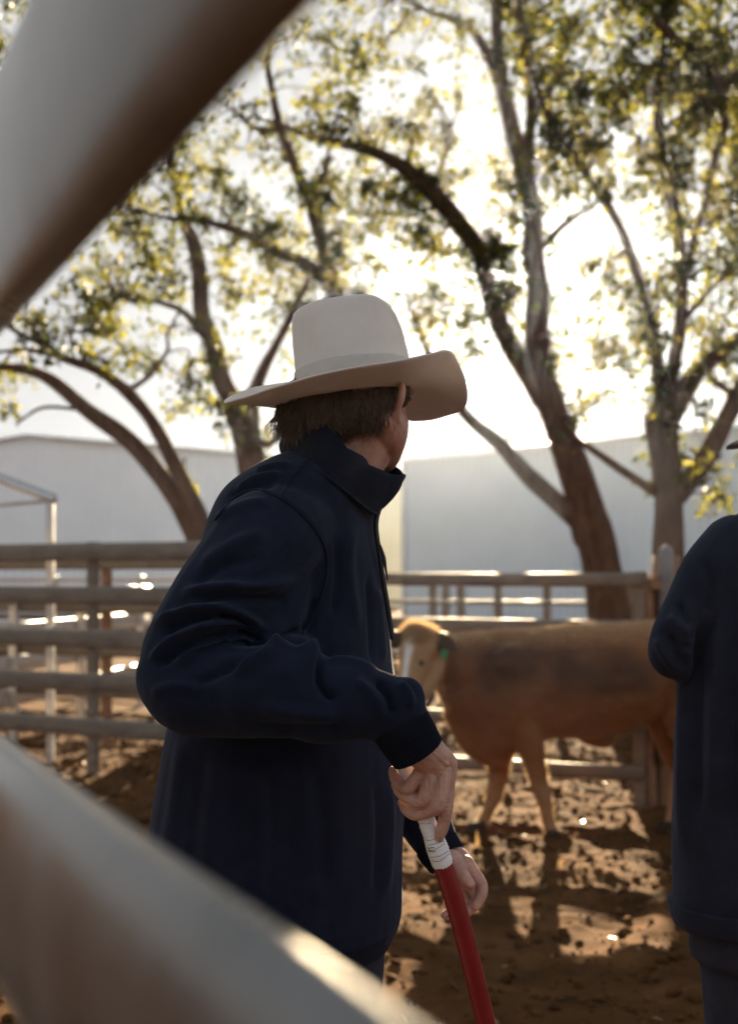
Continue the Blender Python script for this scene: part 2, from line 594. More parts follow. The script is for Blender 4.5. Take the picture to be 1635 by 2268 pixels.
# left run of the yard
LA, LB = gxy(-700, 11.9), gxy(800, 8.66)
fence('yard_fence', LB, LA, (1.69, 1.36, 1.03, 0.70, 0.36), (0.02, 0.33, 0.66, 0.97), 'weathered five-rail steel yard fence running behind the man, taller one left of him', M['rail'], M['rail'], h=0.14)
fence('yard_fence', gxy(760, 10.1), gxy(-700, 13.6), (1.62, 1.24, 0.86, 0.50), (0.05, 0.30, 0.56, 0.80), 'second rail fence close behind the tall weathered one on the left', M['rail'], M['rust'], h=0.12)
# right run behind the calf, ending at the timber post
RA, RB = gxy(1428, 8.12), gxy(800, 8.92)
fence('yard_fence', RA, RB, (1.485, 1.18, 0.87, 0.56, 0.25), (0.02, 0.97), 'lower five-rail steel fence directly behind the brown calf', M['rail'], M['rail'], h=0.09)
fence('yard_fence', gxy(1530, 8.05), gxy(2300, 7.0), (1.485, 1.18, 0.87, 0.56, 0.25), (0.5, 0.97), 'steel fence run beyond the second man at the far right', M['rail'], M['rail'], h=0.09)
# far yards
fence('yard_fence', gxy(1700, 14.7), gxy(700, 16.6), (1.50, 1.17, 0.84, 0.52, 0.22), (0.17, 0.28, 0.335, 0.46, 0.57, 0.655, 0.69, 0.72, 0.9), 'thin far fence of the next yard seen over the calf', M['rail'], M['rail'], h=0.055, pw=0.09)
fence('yard_fence', gxy(640, 17.0), gxy(-600, 18.6), (1.45, 1.15, 0.85, 0.55), (0.1, 0.25, 0.4, 0.55, 0.7, 0.9), 'farthest pale rail fence below the left shed', M['gal'], M['gal'], h=0.08)
fence('yard_fence', gxy(-60, 10.9), gxy(330, 15.2), (1.30, 1.0, 0.70, 0.40), (0.15, 0.5, 0.9), 'sunlit cross fence between the two left fences', M['gal'], M['gal'], h=0.16, w=0.03)

def timber_post(name, u, y, z1, w, label, material, round_=True):
    x, yy = gxy(u, y)
    rg = np.random.default_rng(int(u))
    pts = [(x + rg.normal(0, .006), yy, z) for z in np.linspace(-0.3, z1, 7)]
    vf = tube(pts, np.linspace(w / 2 * 1.08, w / 2 * 0.96, 7), n=14, sub=3, caps=False, wob=0.03, seed=int(u))
    return tag(obj(name, vf, material), label, 'post', 'posts at the gate beside the calf')
timber_post('timber_post', 1436, 8.22, 1.50, 0.105, 'slim rusty brown post where the rail behind the calf ends', M['rust'])
timber_post('timber_post', 1478, 8.30, 1.64, 0.19, 'thick round timber gate post beside the second man', M['timber'])
gp = empty('gate_upright', (*gxy(1476, 8.16), 0), 'pale galvanised gate upright in front of the thick timber post', 'gate post')
x, y = gxy(1476, 8.16)
obj('upright', tube([(x, y, z) for z in (0.35, 0.8, 1.2, 1.66)], 0.045, n=14, sub=2), M['old_gal'], gp)
for z in (0.5, 1.0, 1.45):
    obj('hinge', post_vf(x - 0.06, y - 0.01, z - 0.03, z + 0.03, 0.09, 0.03), M['rust'], gp, smooth=False)

# pipe frame over the race at the far left
pf = empty('pipe_archway', (*gxy(110, 10.4), 0), 'sunlit steel pipe archway standing above the left fence', 'archway')
Yp = 10.4
obj('post', post_vf(P(111, 1300, Yp).x, Yp, -0.2, P(111, 1112, Yp).z, 0.06, 0.06), M['gal'], pf, smooth=False)
q0, q1 = P(118, 1104, Yp), P(-260, 960, Yp + 3.2)
obj('beam', rail_vf(q0, q1, 0.07, 0.09), M['gal'], pf)
obj('brace', rail_vf(P(100, 1110, Yp + .02), P(-160, 1132, Yp + 0.5), 0.03, 0.03), M['gal'], pf)
obj('post', post_vf(P(-250, 1300, Yp + 3.2).x, Yp + 3.2, -0.2, q1.z, 0.06, 0.06), M['gal'], pf, smooth=False)

# ------------------------------------------------------------------ sheds
def ribbed_wall(a, b, z0, top, pitch=0.30, depth=0.035, n=None):
    """corrugated sheet wall from a to b (x, y); top(t) gives its upper edge"""
    a, b = np.array(a, float), np.array(b, float)
    L = np.linalg.norm(b - a)
    d = (b - a) / L
    nr = np.array([d[1], -d[0]])
    prof = [(0, 0), (0.55, 0), (0.65, 1), (0.9, 1)]
    s, o = [], []
    for k in range(int(L / pitch)):
        for q, h in prof:
            s.append((k + q) * pitch); o.append(h * depth)
    s.append(L); o.append(0)
    V = []
    for si, oi in zip(s, o):
        p = a + d * si + nr * oi
        V.append((p[0], p[1], z0)); V.append((p[0], p[1], top(si / L)))
    F_ = [(2 * k, 2 * k + 2, 2 * k + 3, 2 * k + 1) for k in range(len(s) - 1)]
    return np.array(V), F_

# big blue-grey shed on the right: its long wall comes nearer towards the right
s1, s2 = gxy(895, 46.0), gxy(2300, 30.6)
top1 = P(895, 1014, 46.0).z
sh = empty('metal_shed', (*s1, 0), 'large blue-grey sheet-metal shed with a flat eaves line behind the right trees', 'shed')
obj('wall', ribbed_wall(s1, s2, -0.1, lambda t: top1 - 0.12), M['shed'], sh, smooth=False)
e1, e2 = np.array(s1), np.array(s2)
back = np.array([0.74, 0.67]) * 22
obj('wall', ribbed_wall(e1 + back, e1, -0.1, lambda t: top1 - 0.12), M['shed'], sh, smooth=False)
dn = (e2 - e1) / np.linalg.norm(e2 - e1); nn_ = np.array([dn[1], -dn[0]])
def sheet(pts, th=0.06):
    p = np.array(pts, float); n = len(p)
    v = np.concatenate([p, p + [0, 0, th]])
    f = [tuple(range(n))[::-1], tuple(range(n, 2 * n))] + [(i, (i + 1) % n, n + (i + 1) % n, n + i) for i in range(n)]
    return v, f
r0, r1 = e1 + nn_ * 0.25 - dn * 0.2, e2 + nn_ * 0.25
obj('roof', sheet([(*r0, top1 - 0.02), (*r1, top1 - 0.02), (*(r1 + back * 0.5), top1 + 1.1), (*(r0 + back * 0.5), top1 + 1.1)]), M['roof'], sh, smooth=False)
obj('roof', sheet([(*(r0 + back * 0.5), top1 + 1.1), (*(r1 + back * 0.5), top1 + 1.1), (*(r1 + back), top1 - 0.02), (*(r0 + back), top1 - 0.02)]), M['roof'], sh, smooth=False)
obj('gutter', rail_vf((*(r0 + nn_ * 0.08), top1 - 0.06), (*(r1 + nn_ * 0.08), top1 - 0.06), 0.14, 0.16), M['roof'], sh)
obj('corner_trim', post_vf(e1[0] + 0.02, e1[1] - 0.06, -0.1, top1 - 0.14, 0.16, 0.16, math.atan2(dn[1], dn[0])), M['roof'], sh, smooth=False)

# cream shed glimpsed in the gap
c0, c1 = gxy(640, 62.0), gxy(905, 58.0)
tc_ = P(870, 1040, 59.0).z
cs = empty('cream_shed', (*c0, 0), 'cream sheet-metal building in the gap left of the blue-grey shed', 'shed')
obj('wall', ribbed_wall(c0, c1, -0.1, lambda t: tc_), M['cream'], cs, smooth=False)
obj('roof', sheet([(c0[0], c0[1] - 0.3, tc_), (c1[0], c1[1] - 0.3, tc_), (c1[0] + 2, c1[1] + 10, tc_ + 1.0), (c0[0] + 2, c0[1] + 10, tc_ + 1.0)]), M['roof'], cs, smooth=False)

# pale gabled shed on the left
Yg = 48.0
g0, g1 = gxy(-560, Yg + 3), gxy(690, Yg - 1)
zp = P(85, 962, Yg).z; zl = P(-560, 1075, Yg + 3).z; zr = P(690, 1020, Yg - 1).z
tpk = (85 + 560) / (690 + 560)
gs = empty('metal_shed', (*g0, 0), 'pale gabled sheet-metal shed behind the left fence', 'shed')
gab = lambda t: (zl + (zp - zl) * t / tpk) if t < tpk else (zp + (zr - zp) * (t - tpk) / (1 - tpk))
obj('wall', ribbed_wall(g0, g1, -0.1, gab, pitch=0.35), M['shed_pale'], gs, smooth=False)
gp_ = np.array(g0) + (np.array(g1) - np.array(g0)) * tpk
for (pa, za), (pb, zb) in (((g0, zl), (gp_, zp)), ((gp_, zp), (g1, zr))):
    obj('roof', sheet([(pa[0], pa[1] - 0.3, za + .02), (pb[0], pb[1] - 0.3, zb + .02), (pb[0] + 1.5, pb[1] + 26, zb + .02), (pa[0] + 1.5, pa[1] + 26, za + .02)], 0.08), M['roof'], gs, smooth=False)
obj('wall', ribbed_wall(g1, (g1[0] + 1.5, g1[1] + 26), -0.1, lambda t: zr - .02, pitch=0.35), M['shed_pale'], gs, smooth=False)
# ------------------------------------------------------------------ trees
def leaf_mat(name, c1, c2, ct1, ct2):
    m, t = new_mat(name)
    N, L = t.nodes, t.links
    out = N.new('ShaderNodeOutputMaterial')
    b = N.new('ShaderNodeBsdfPrincipled')
    tr = N.new('ShaderNodeBsdfTranslucent')
    mx = N.new('ShaderNodeMixShader')
    mx.inputs[0].default_value = 0.5
    at = N.new('ShaderNodeAttribute')
    at.attribute_name = 'tone'
    for (a, bb), sock in (((c1, c2), b.inputs['Base Color']), ((ct1, ct2), tr.inputs['Color'])):
        q = N.new('ShaderNodeMix')
        q.data_type = 'RGBA'
        q.inputs[6].default_value = (*a, 1)
        q.inputs[7].default_value = (*bb, 1)
        L.new(at.outputs['Fac'], q.inputs[0])
        L.new(q.outputs[2], sock)
    b.inputs['Roughness'].default_value = 0.55
    b.inputs['Specular IOR Level'].default_value = 0.22
    L.new(b.outputs[0], mx.inputs[1])
    L.new(tr.outputs[0], mx.inputs[2])
    L.new(mx.outputs[0], out.inputs['Surface'])
    return m
M['leaf'] = leaf_mat('leaf', (0.024, 0.030, 0.010), (0.062, 0.062, 0.014), (0.045, 0.06, 0.010), (0.40, 0.36, 0.032))

TREES = {
 'A': dict(y=12.2, label='leaning tree with two low bare limbs reaching out over the left fence', trunk=[(470, 1800, 96), (462, 1500, 84), (450, 1300, 76), (440, 1180, 66)],
   limbs=[
    [(445, 1200, 58), (430, 1165, 50), (390, 1110, 44), (330, 1020, 42), (270, 965, 40), (200, 910, 34), (120, 850, 28), (60, 820, 24), (0, 810, 18), (-90, 795, 13), (-190, 740, 8)],
    [(445, 1190, 54), (440, 1150, 46), (410, 1080, 38), (360, 980, 34), (320, 910, 30), (280, 860, 28), (220, 825, 24), (140, 790, 20), (80, 755, 16), (30, 730, 12), (-60, 660, 8)],
    [(285, 865, 13), (330, 830, 11), (365, 780, 9), (370, 740, 7), (392, 690, 5)],
    [(205, 815, 11), (170, 770, 9), (152, 740, 6)], [(140, 792, 14), (60, 775, 11), (0, 780, 8), (-60, 770, 6)],
    [(170, 905, 9), (95, 903, 8), (35, 935, 5)]]),
 'B': dict(y=13.4, label='tree with a dark slanting trunk rising behind the man', trunk=[(640, 1750, 104), (610, 1400, 92), (585, 1180, 84), (562, 1060, 76)],
   limbs=[
    [(570, 1090, 70), (548, 985, 58), (520, 900, 50), (490, 840, 45), (470, 760, 41), (450, 690, 37), (440, 620, 37), (425, 540, 34), (405, 480, 24), (390, 410, 14), (380, 330, 8)],
    [(580, 1080, 52), (560, 990, 40), (558, 900, 34), (575, 830, 28), (610, 770, 22), (645, 695, 16), (690, 610, 10)],
    [(590, 1120, 60), (680, 980, 52), (760, 820, 44), (770, 720, 40), (740, 635, 37), (712, 540, 31), (690, 450, 27), (650, 350, 23), (620, 280, 21), (600, 200, 17), (590, 120, 13), (612, 20, 9), (640, -90, 6)],
    [(745, 650, 34), (690, 595, 28), (620, 560, 24), (540, 515, 20), (470, 498, 17), (380, 482, 11), (300, 470, 6)],
    [(470, 765, 22), (440, 725, 19), (410, 690, 15), (340, 668, 11), (270, 660, 7)],
    [(620, 285, 14), (570, 290, 11), (520, 250, 8)], [(690, 440, 14), (720, 380, 10), (735, 300, 6)],
    [(560, 970, 20), (600, 985, 16), (640, 940, 10)]]),
 'C': dict(y=13.8, label='big forked tree rising behind the calf with the sun between its limbs', trunk=[(1375, 1800, 112), (1368, 1500, 100), (1350, 1350, 92), (1328, 1240, 86), (1308, 1160, 86)],
   limbs=[
    [(1312, 1185, 84), (1288, 1085, 76), (1255, 990, 70), (1220, 900, 66), (1196, 820, 62), (1190, 740, 55), (1194, 650, 50), (1186, 560, 48), (1175, 460, 45), (1160, 380, 43), (1140, 300, 38), (1118, 210, 34), (1105, 120, 29), (1100, 0, 24), (1090, -140, 18), (1070, -300, 10)],
    [(1306, 1170, 50), (1240, 1118, 42), (1170, 1052, 38), (1110, 985, 34), (1060, 938, 30), (1010, 890, 26), (965, 830, 20), (930, 740, 14), (905, 660, 8)],
    [(1215, 900, 52), (1158, 810, 46), (1110, 720, 45), (1085, 640, 42), (1060, 555, 42), (1010, 490, 42), (960, 430, 39), (900, 380, 33), (840, 345, 27), (760, 325, 22), (690, 305, 17), (640, 285, 11), (560, 262, 6)],
    [(1165, 390, 30), (1172, 320, 26), (1178, 240, 21), (1162, 150, 17), (1152, 40, 13), (1160, -90, 8)],
    [(1120, 215, 27), (1085, 130, 24), (1050, 70, 20), (1000, 45, 16), (940, 20, 11), (880, -10, 7)],
    [(960, 425, 18), (985, 350, 13), (1000, 280, 8)], [(1190, 560, 20), (1250, 500, 14), (1310, 455, 8)],
    [(1110, 990, 10), (1140, 960, 7), (1175, 985, 4)]]),
 'D': dict(y=11.6, label='many-limbed tree above the thick gate post', trunk=[(1486, 1830, 84), (1482, 1500, 74), (1482, 1230, 68), (1480, 1100, 63), (1468, 1010, 70), (1462, 940, 74)],
   limbs=[
    [(1462, 960, 52), (1462, 870, 38), (1446, 720, 26), (1420, 610, 23), (1370, 490, 21), (1300, 390, 18), (1225, 280, 15), (1180, 180, 12), (1150, 70, 8)],
    [(1476, 960, 54), (1488, 840, 35), (1505, 720, 28), (1515, 620, 26), (1505, 520, 29), (1490, 430, 28), (1462, 330, 22), (1455, 200, 17), (1470, 90, 12), (1490, -40, 7)],
    [(1515, 625, 20), (1540, 520, 16), (1570, 430, 15), (1585, 340, 18), (1605, 270, 19), (1598, 180, 13), (1590, 80, 8)],
    [(1480, 930, 54), (1540, 832, 43), (1600, 780, 36), (1660, 730, 30), (1720, 640, 22), (1770, 520, 14)],
    [(1500, 1095, 52), (1558, 1022, 48), (1600, 940, 44), (1640, 850, 38), (1700, 740, 30), (1790, 640, 20)],
    [(1460, 1095, 24), (1380, 1045, 20), (1320, 1000, 17), (1268, 965, 12), (1240, 930, 6)],
    [(1470, 950, 34), (1446, 934, 32), (1436, 925, 27)],
    [(1580, 840, 16), (1620, 870, 12), (1650, 900, 8)],
    [(1505, 720, 16), (1560, 660, 12), (1610, 600, 8)]]),
 'E': dict(y=10.8, label='tree at the right edge whose dark bough hangs into the top corner', trunk=[(1990, 1850, 120), (1985, 1300, 104), (1960, 800, 92), (1900, 480, 74)],
   limbs=[
    [(1900, 500, 60), (1790, 260, 44), (1660, 178, 34), (1600, 185, 35), (1550, 140, 29), (1500, 90, 23), (1450, 40, 17), (1400, -10, 12), (1330, -70, 7)],
    [(1905, 490, 50), (1860, 200, 36), (1790, -60, 22), (1740, -260, 12)],
    [(1605, 190, 20), (1560, 225, 16), (1500, 260, 12), (1440, 300, 7)],
    [(1940, 620, 40), (1800, 480, 24), (1720, 400, 14), (1640, 380, 8)]]),
}
DENS = {  # foliage seen per 100 px cell, rows from the top of the picture, columns from its left edge
 -3: '45555555545566666', -2: '55555566555667777', -1: '44444455435667788', 0: '33333344425778898', 1: '33333334413477889', 2: '44444334541673476',
 3: '55555325555667576', 4: '55544525553712556', 5: '44454666556311233', 6: '06743444346233234', 7: '46611124004033545', 8: '10003420000015423',
 9: '00003300000022112', 10: '00002000000000130', 11: '00000000000000010'}

limb_pts = []          # (u, v, y, tree) samples for hanging foliage
for key, T in TREES.items():
    T['root'] = empty('tree', P(T['trunk'][0][0], V0, T['y']) * Vector((1, 1, 0)), T['label'], 'tree', 'trees behind the yard')
    rg = np.random.default_rng(ord(key))
    def limb_vf(pts, y0, drift, seed):
        n = len(pts)
        ys = y0 + drift * np.linspace(0, 1, n) ** 1.3
        jit = rg.normal(0, 0.012, (n, 3)); jit[0] = 0
        xyz = PA([(p[0], p[1], yy) for p, yy in zip(pts, ys)]) + jit
        r = np.array([p[2] / 2 * yy / FPX for p, yy in zip(pts, ys)])
        for p, yy in zip(catmull([(p[0], p[1]) for p in pts], 4), np.interp(np.linspace(0, 1, 4 * (n - 1) + 1), np.linspace(0, 1, n), ys)):
            if p[1] < 1100:
                limb_pts.append((p[0], p[1], yy, key))
        return tube(xyz, r, n=12, sub=5, wob=0.045, seed=seed)
    # the trunk meets the ground: start it below z = 0
    tr = list(T['trunk'])
    y0 = T['y']
    vb = V0 + FPX * (EYE + 0.2) / y0
    tr = [(tr[0][0], vb, tr[0][2])] + [p for p in tr if p[1] < vb - 60]
    obj('trunk', limb_vf(tr, y0, 0.0, 1), M['bark'], T['root'])
    for k, lp in enumerate(T['limbs']):
        obj('branch', limb_vf(lp, y0, rg.uniform(-0.9, 0.9) if k else 0.1, k + 5), M['bark'], T['root'])
    T['leaves'], T['twigs'] = [], []

LP = np.array([(a, b, c) for a, b, c, d in limb_pts])
LK = [d for *_, d in limb_pts]
rg = np.random.default_rng(99)
EXTRA = [(1107, 563, .06), (1095, 560, .06), (1084, 556, .07), (1112, 634, .06), (1122, 642, .06), (1100, 644, .07), (1116, 656, .07), (1130, 630, .06), (1138, 640, .10), (1132, 672, .11), (1142, 705, .12), (1128, 745, .12), (1150, 780, .12), (1100, 545, .08), (1112, 553, .06), (1030, 640, .14), (1040, 700, .14), (1000, 620, .15), (980, 680, .15), (1060, 760, .12)]  # leaf clumps added to keep direct sun off the near rails and the man
cells = [(r_, c_, None) for r_ in DENS for c_ in range(-2, 19)] + [(0, 0, e_) for e_ in EXTRA]
for row, col, extra in cells:
    s = DENS[row]
    for _once in (0,):
        dch = s[min(max(col, 0), len(s) - 1)]
        dn_ = int(dch)
        if row < 0: dn_ = int(dn_ * 0.8)
        if dn_ == 0 and not extra:
            continue
        if extra: nc = 1 + (extra[2] < .09)
        else: nc = rg.poisson(dn_ * 0.92)
        for _ in range(nc):
            u, v = (col + rg.uniform(-0.05, 1.05)) * 100, (row + rg.uniform(-0.05, 1.05)) * 100
            if extra: u, v = extra[0] + rg.normal(0, 6), extra[1] + rg.normal(0, 6)
            dd = np.hypot(LP[:, 0] - u, LP[:, 1] - v) * rg.uniform(0.8, 1.25, len(LP))
            k = int(np.argmin(dd))
            y = LP[k, 2] + rg.normal(0, 0.55)
            T = TREES[LK[k]]
            c = np.array(P(u, v, y))
            root_ = np.array(P(*LP[k]))
            mid = (c + root_) / 2 + rg.normal(0, 0.10, 3) + np.array([0, 0, 0.08])
            if np.linalg.norm(c - root_) < 2.6:
                T['twigs'].append(tube([root_, mid, c, c + rg.normal(0, 0.08, 3) - [0, 0, .06]], [0.013, 0.009, 0.005, 0.002], n=4, sub=3, caps=False))
            spread = extra[2] if extra else rg.uniform(0.09, 0.18)
            nl = int(rg.uniform(36, 78)) if not extra else (44 if extra[2] < .09 else 20)
            # sprays: short twiglets with leaves along them
            ns = 5
            for q in range(ns):
                dr = rg.normal(0, 1, 3); dr[2] -= 0.35; dr /= np.linalg.norm(dr)
                m = nl // ns
                t = rg.uniform(0.1, 1.0, m)[:, None]
                pos = c + dr * t * spread * 1.9 + rg.normal(0, spread * 0.28, (m, 3))
                T['leaves'].append(pos)

for key, T in TREES.items():
    if T['twigs']:
        tag(obj('twigs', join(T['twigs']), M['bark'], T['root']), kind='stuff')
    p = np.concatenate(T['leaves'])
    n = len(p)
    rg = np.random.default_rng(ord(key) + 50)
    L = rg.uniform(0.055, 0.118, n)
    W = L * rg.uniform(0.32, 0.55, n)
    d = rg.normal(0, 1, (n, 3)); d[:, 2] -= 0.8
    d /= np.linalg.norm(d, axis=1)[:, None]
    w = np.cross(d, rg.normal(0, 1, (n, 3)))
    w /= np.linalg.norm(w, axis=1)[:, None]
    nn = np.cross(d, w)
    q = np.stack([p, p + d * (L * 0.45)[:, None] + w * (W / 2)[:, None] + nn * (L * .07)[:, None], p + d * L[:, None], p + d * (L * 0.45)[:, None] - w * (W / 2)[:, None] + nn * (L * .07)[:, None]], 1).reshape(-1, 3)
    me = bpy.data.meshes.new('crown')
    me.vertices.add(4 * n); me.vertices.foreach_set('co', q.ravel())
    me.loops.add(4 * n); me.loops.foreach_set('vertex_index', np.arange(4 * n, dtype=np.int32))
    me.polygons.add(n); me.polygons.foreach_set('loop_start', np.arange(0, 4 * n, 4, dtype=np.int32))
    me.update(calc_edges=True)
    at = me.attributes.new('tone', 'FLOAT', 'FACE')
    tone = np.clip(rg.beta(1.0, 2.6, n) + 0.35 * lattice_noise(p[:, 0], p[:, 1], 0.6, 77, p[:, 2]), 0, 1)
    at.data.foreach_set('value', tone.astype(np.float32))
    tag(link_mesh('crown', me, M['leaf'], T['root'], smooth=False), kind='stuff')
    print('leaves', key, n)
# ------------------------------------------------------------------ people
def cloth_mat(name, col, sheen, weave=900.0, cuff=False):
    m = mat(name, col, 0.93, col2=tuple(c * 1.6 for c in col), scale=22, bump=0.35, bscale=weave * .5, bdist=0.0016, sheen=sheen, sheen_tint=(0.55, 0.7, 1.0), spec=0.12)
    return m
M['navy'] = cloth_mat('navy_fleece', (0.0068, 0.0092, 0.0200), 0.08)
M['navy_dark'] = cloth_mat('navy_rib', (0.0055, 0.0072, 0.0135), 0.04)
M['slate'] = cloth_mat('slate_fleece', (0.013, 0.015, 0.024), 0.09)
M['denim'] = cloth_mat('dark_denim', (0.022, 0.024, 0.034), 0.05)
M['seam'] = mat('seam_thread', (0.007, 0.009, 0.018), 0.9, spec=0.1)
M['zip'] = mat('zip', (0.008, 0.008, 0.012), 0.5)
M['skin'] = mat('skin', (0.38, 0.21, 0.16), 0.50, col2=(0.60, 0.38, 0.31), scale=34, bump=0.35, bscale=420, bdist=0.0012, sss=0.25, sss_rad=(0.012, 0.004, 0.002), spec=0.4)
M['nail'] = mat('nail', (0.50, 0.28, 0.24), 0.3, var=0.1)
M['hair'] = mat('hair', (0.050, 0.029, 0.016), 0.45, col2=(0.15, 0.092, 0.050), scale=60, stretch=(1, 1, 0.3), spec=0.5)
M['felt'] = mat('felt', (0.64, 0.60, 0.55), 0.92, col2=(0.80, 0.76, 0.71), scale=8, trans=0.18, bump=0.25, bscale=500, bdist=0.001, sheen=0.12, spec=0.15)
M['felt_band'] = mat('felt_band', (0.46, 0.425, 0.385), 0.85, var=0.06, scale=60)
M['felt_grey'] = mat('felt_grey', (0.10, 0.10, 0.105), 0.9, var=0.1, scale=30)
M['red'] = mat('red_pipe', (0.16, 0.006, 0.009), 0.45, col2=(0.22, 0.012, 0.012), scale=30, bump=0.1, bscale=200, bdist=0.001, spec=0.4)
M['tape'] = mat('white_tape', (0.74, 0.74, 0.75), 0.6, col2=(0.82, 0.82, 0.82), scale=30, bump=0.2, bscale=120, bdist=0.001)
M['ink'] = mat('ink', (0.05, 0.03, 0.02), 0.8)
M['boot'] = mat('boot_leather', (0.07, 0.04, 0.025), 0.6, bump=0.2, bscale=80)

def chain(pts, n=16, sub=4, **k):
    """tapered limb through (u, v, y, r)"""
    return tube(PA(pts), [p[3] for p in pts], n=n, sub=sub, **k)

def torso_loft(rows, phi, yc, n=40, p=2.3):
    """rows: (v, u_back, u_front, half width); phi turns the chest direction from +x"""
    rings = []
    th = np.arange(n) * 2 * math.pi / n
    ce = lambda a: np.sign(np.cos(a)) * np.abs(np.cos(a)) ** (2 / p)
    se = lambda a: np.sign(np.sin(a)) * np.abs(np.sin(a)) ** (2 / p)
    rr = catmull(np.array(rows, float), 4)
    for v, ub, uf, b in rr:
        x0, x1 = P(ub, v, yc).x, P(uf, v, yc).x
        z = P(ub, v, yc).z
        ext = (x1 - x0) / 2
        c, s = math.cos(phi), math.sin(phi)
        a = math.sqrt(max(ext ** 2 - (b * s) ** 2, 1e-4)) / c
        lx, ly = a * ce(th), b * se(th)
        rings.append(np.stack([(x0 + x1) / 2 + lx * c - ly * s, yc + lx * s + ly * c, np.full(n, z)], 1))
    return loft(rings[::-1])

def surf(bvh, u, v, out=0.0):
    """the point of a surface met by the view ray through u, v"""
    o = Vector((0, 0, EYE))
    d = (P(u, v, 1.0) - o).normalized()
    hit, n, i, t = bvh.ray_cast(o, d)
    if hit is None:
        return None
    return np.array(hit + n * out)

def piping(bvh, poly, r, out=0.0, n=6):
    pts = [surf(bvh, u, v, out) for u, v in catmull(np.array(poly, float), 8)]
    pts = [p for p in pts if p is not None]
    return tube(pts, np.full(len(pts), r), n=n, sub=1)

def bvh_of(me):
    return BVHTree.FromPolygons([tuple(v) for v in mverts(me)], [tuple(p.vertices) for p in me.polygons])

def noise_skin(me, amps, seed=0):
    v, n = mverts(me), mnorms(me)
    d = 0
    for k, (a, s) in enumerate(amps):
        d = d + a * lattice_noise(v[:, 0], v[:, 1], s, seed + k, v[:, 2])
    set_verts(me, v + n * d[:, None])

def ribbed_cuff(pts, ribs=56, depth=0.0011, n=224):
    """knitted rib cuff: a tube with fine ridges along its axis, pts (u, v, y, r)"""
    c = catmull(np.concatenate([PA(pts), np.array([[p[3]] for p in pts])], 1), 6)
    tg = np.gradient(c[:, :3], axis=0); tg /= np.linalg.norm(tg, axis=1)[:, None]
    th = np.arange(n) * 2 * math.pi / n
    rings = []
    e = np.array([0.0, -1, 0.2])
    def ring(k, r, ridge):
        e1 = e - tg[k] * e.dot(tg[k]); e1 /= np.linalg.norm(e1)
        e2 = np.cross(tg[k], e1)
        rr = r + ridge * depth * np.cos(ribs * th)
        return c[k, :3] + (rr * np.cos(th))[:, None] * e1 + (rr * np.sin(th))[:, None] * e2
    for k in range(len(c)):
        rings.append(ring(k, c[k, 3], 1))
    k = len(c) - 1
    rings.append(ring(k, c[k, 3] - 0.0018, 0.3) + tg[k] * 0.0012)
    for j in range(0, 6):
        rings.append(ring(k - j, c[k - j, 3] - 0.0045, 0))
    return loft(rings, cap=False)

# ================================================================== the man in the pale hat
man = empty('person', (P(640, 1270, 2.12).x, 2.12, 0), 'man in navy zip-neck jumper and pale felt hat holding a red cane', 'person')
YC = 2.13
rows = [(985, 672, 800, .075), (1005, 632, 822, .10), (1030, 575, 838, .15), (1065, 528, 836, .185), (1110, 492, 830, .205), (1180, 462, 829, .215), (1250, 445, 842, .22),
        (1330, 432, 856, .222), (1420, 420, 867, .222), (1500, 408, 874, .22), (1600, 385, 885, .22), (1700, 364, 894, .22), (1800, 347, 896, .222), (1900, 333, 893, .222),
        (1990, 322, 889, .22), (2045, 322, 880, .215), (2075, 335, 864, .20)]
parts = [torso_loft(rows, math.radians(-8), YC)]
# near sleeve
parts.append(chain([(655, 1165, 2.00, .075), (605, 1190, 1.94, .082), (545, 1260, 1.90, .080), (480, 1350, 1.87, .076), (415, 1450, 1.85, .068), (388, 1505, 1.84, .056)]))
parts.append(chain([(600, 1250, 1.97, .080), (580, 1330, 1.93, .078), (570, 1400, 1.90, .070)]))
parts.append(chain([(388, 1500, 1.84, .057), (420, 1528, 1.82, .060), (500, 1530, 1.81, .064), (600, 1530, 1.80, .067), (660, 1535, 1.80, .066), (710, 1552, 1.79, .060), (770, 1552, 1.79, .058), (830, 1562, 1.79, .050), (868, 1574, 1.79, .047), (885, 1594, 1.79, .043), (895, 1610, 1.79, .036)]))
parts.append(chain([(885, 1540, 1.79, .026), (905, 1530, 1.785, .020), (914, 1550, 1.785, .018)]))
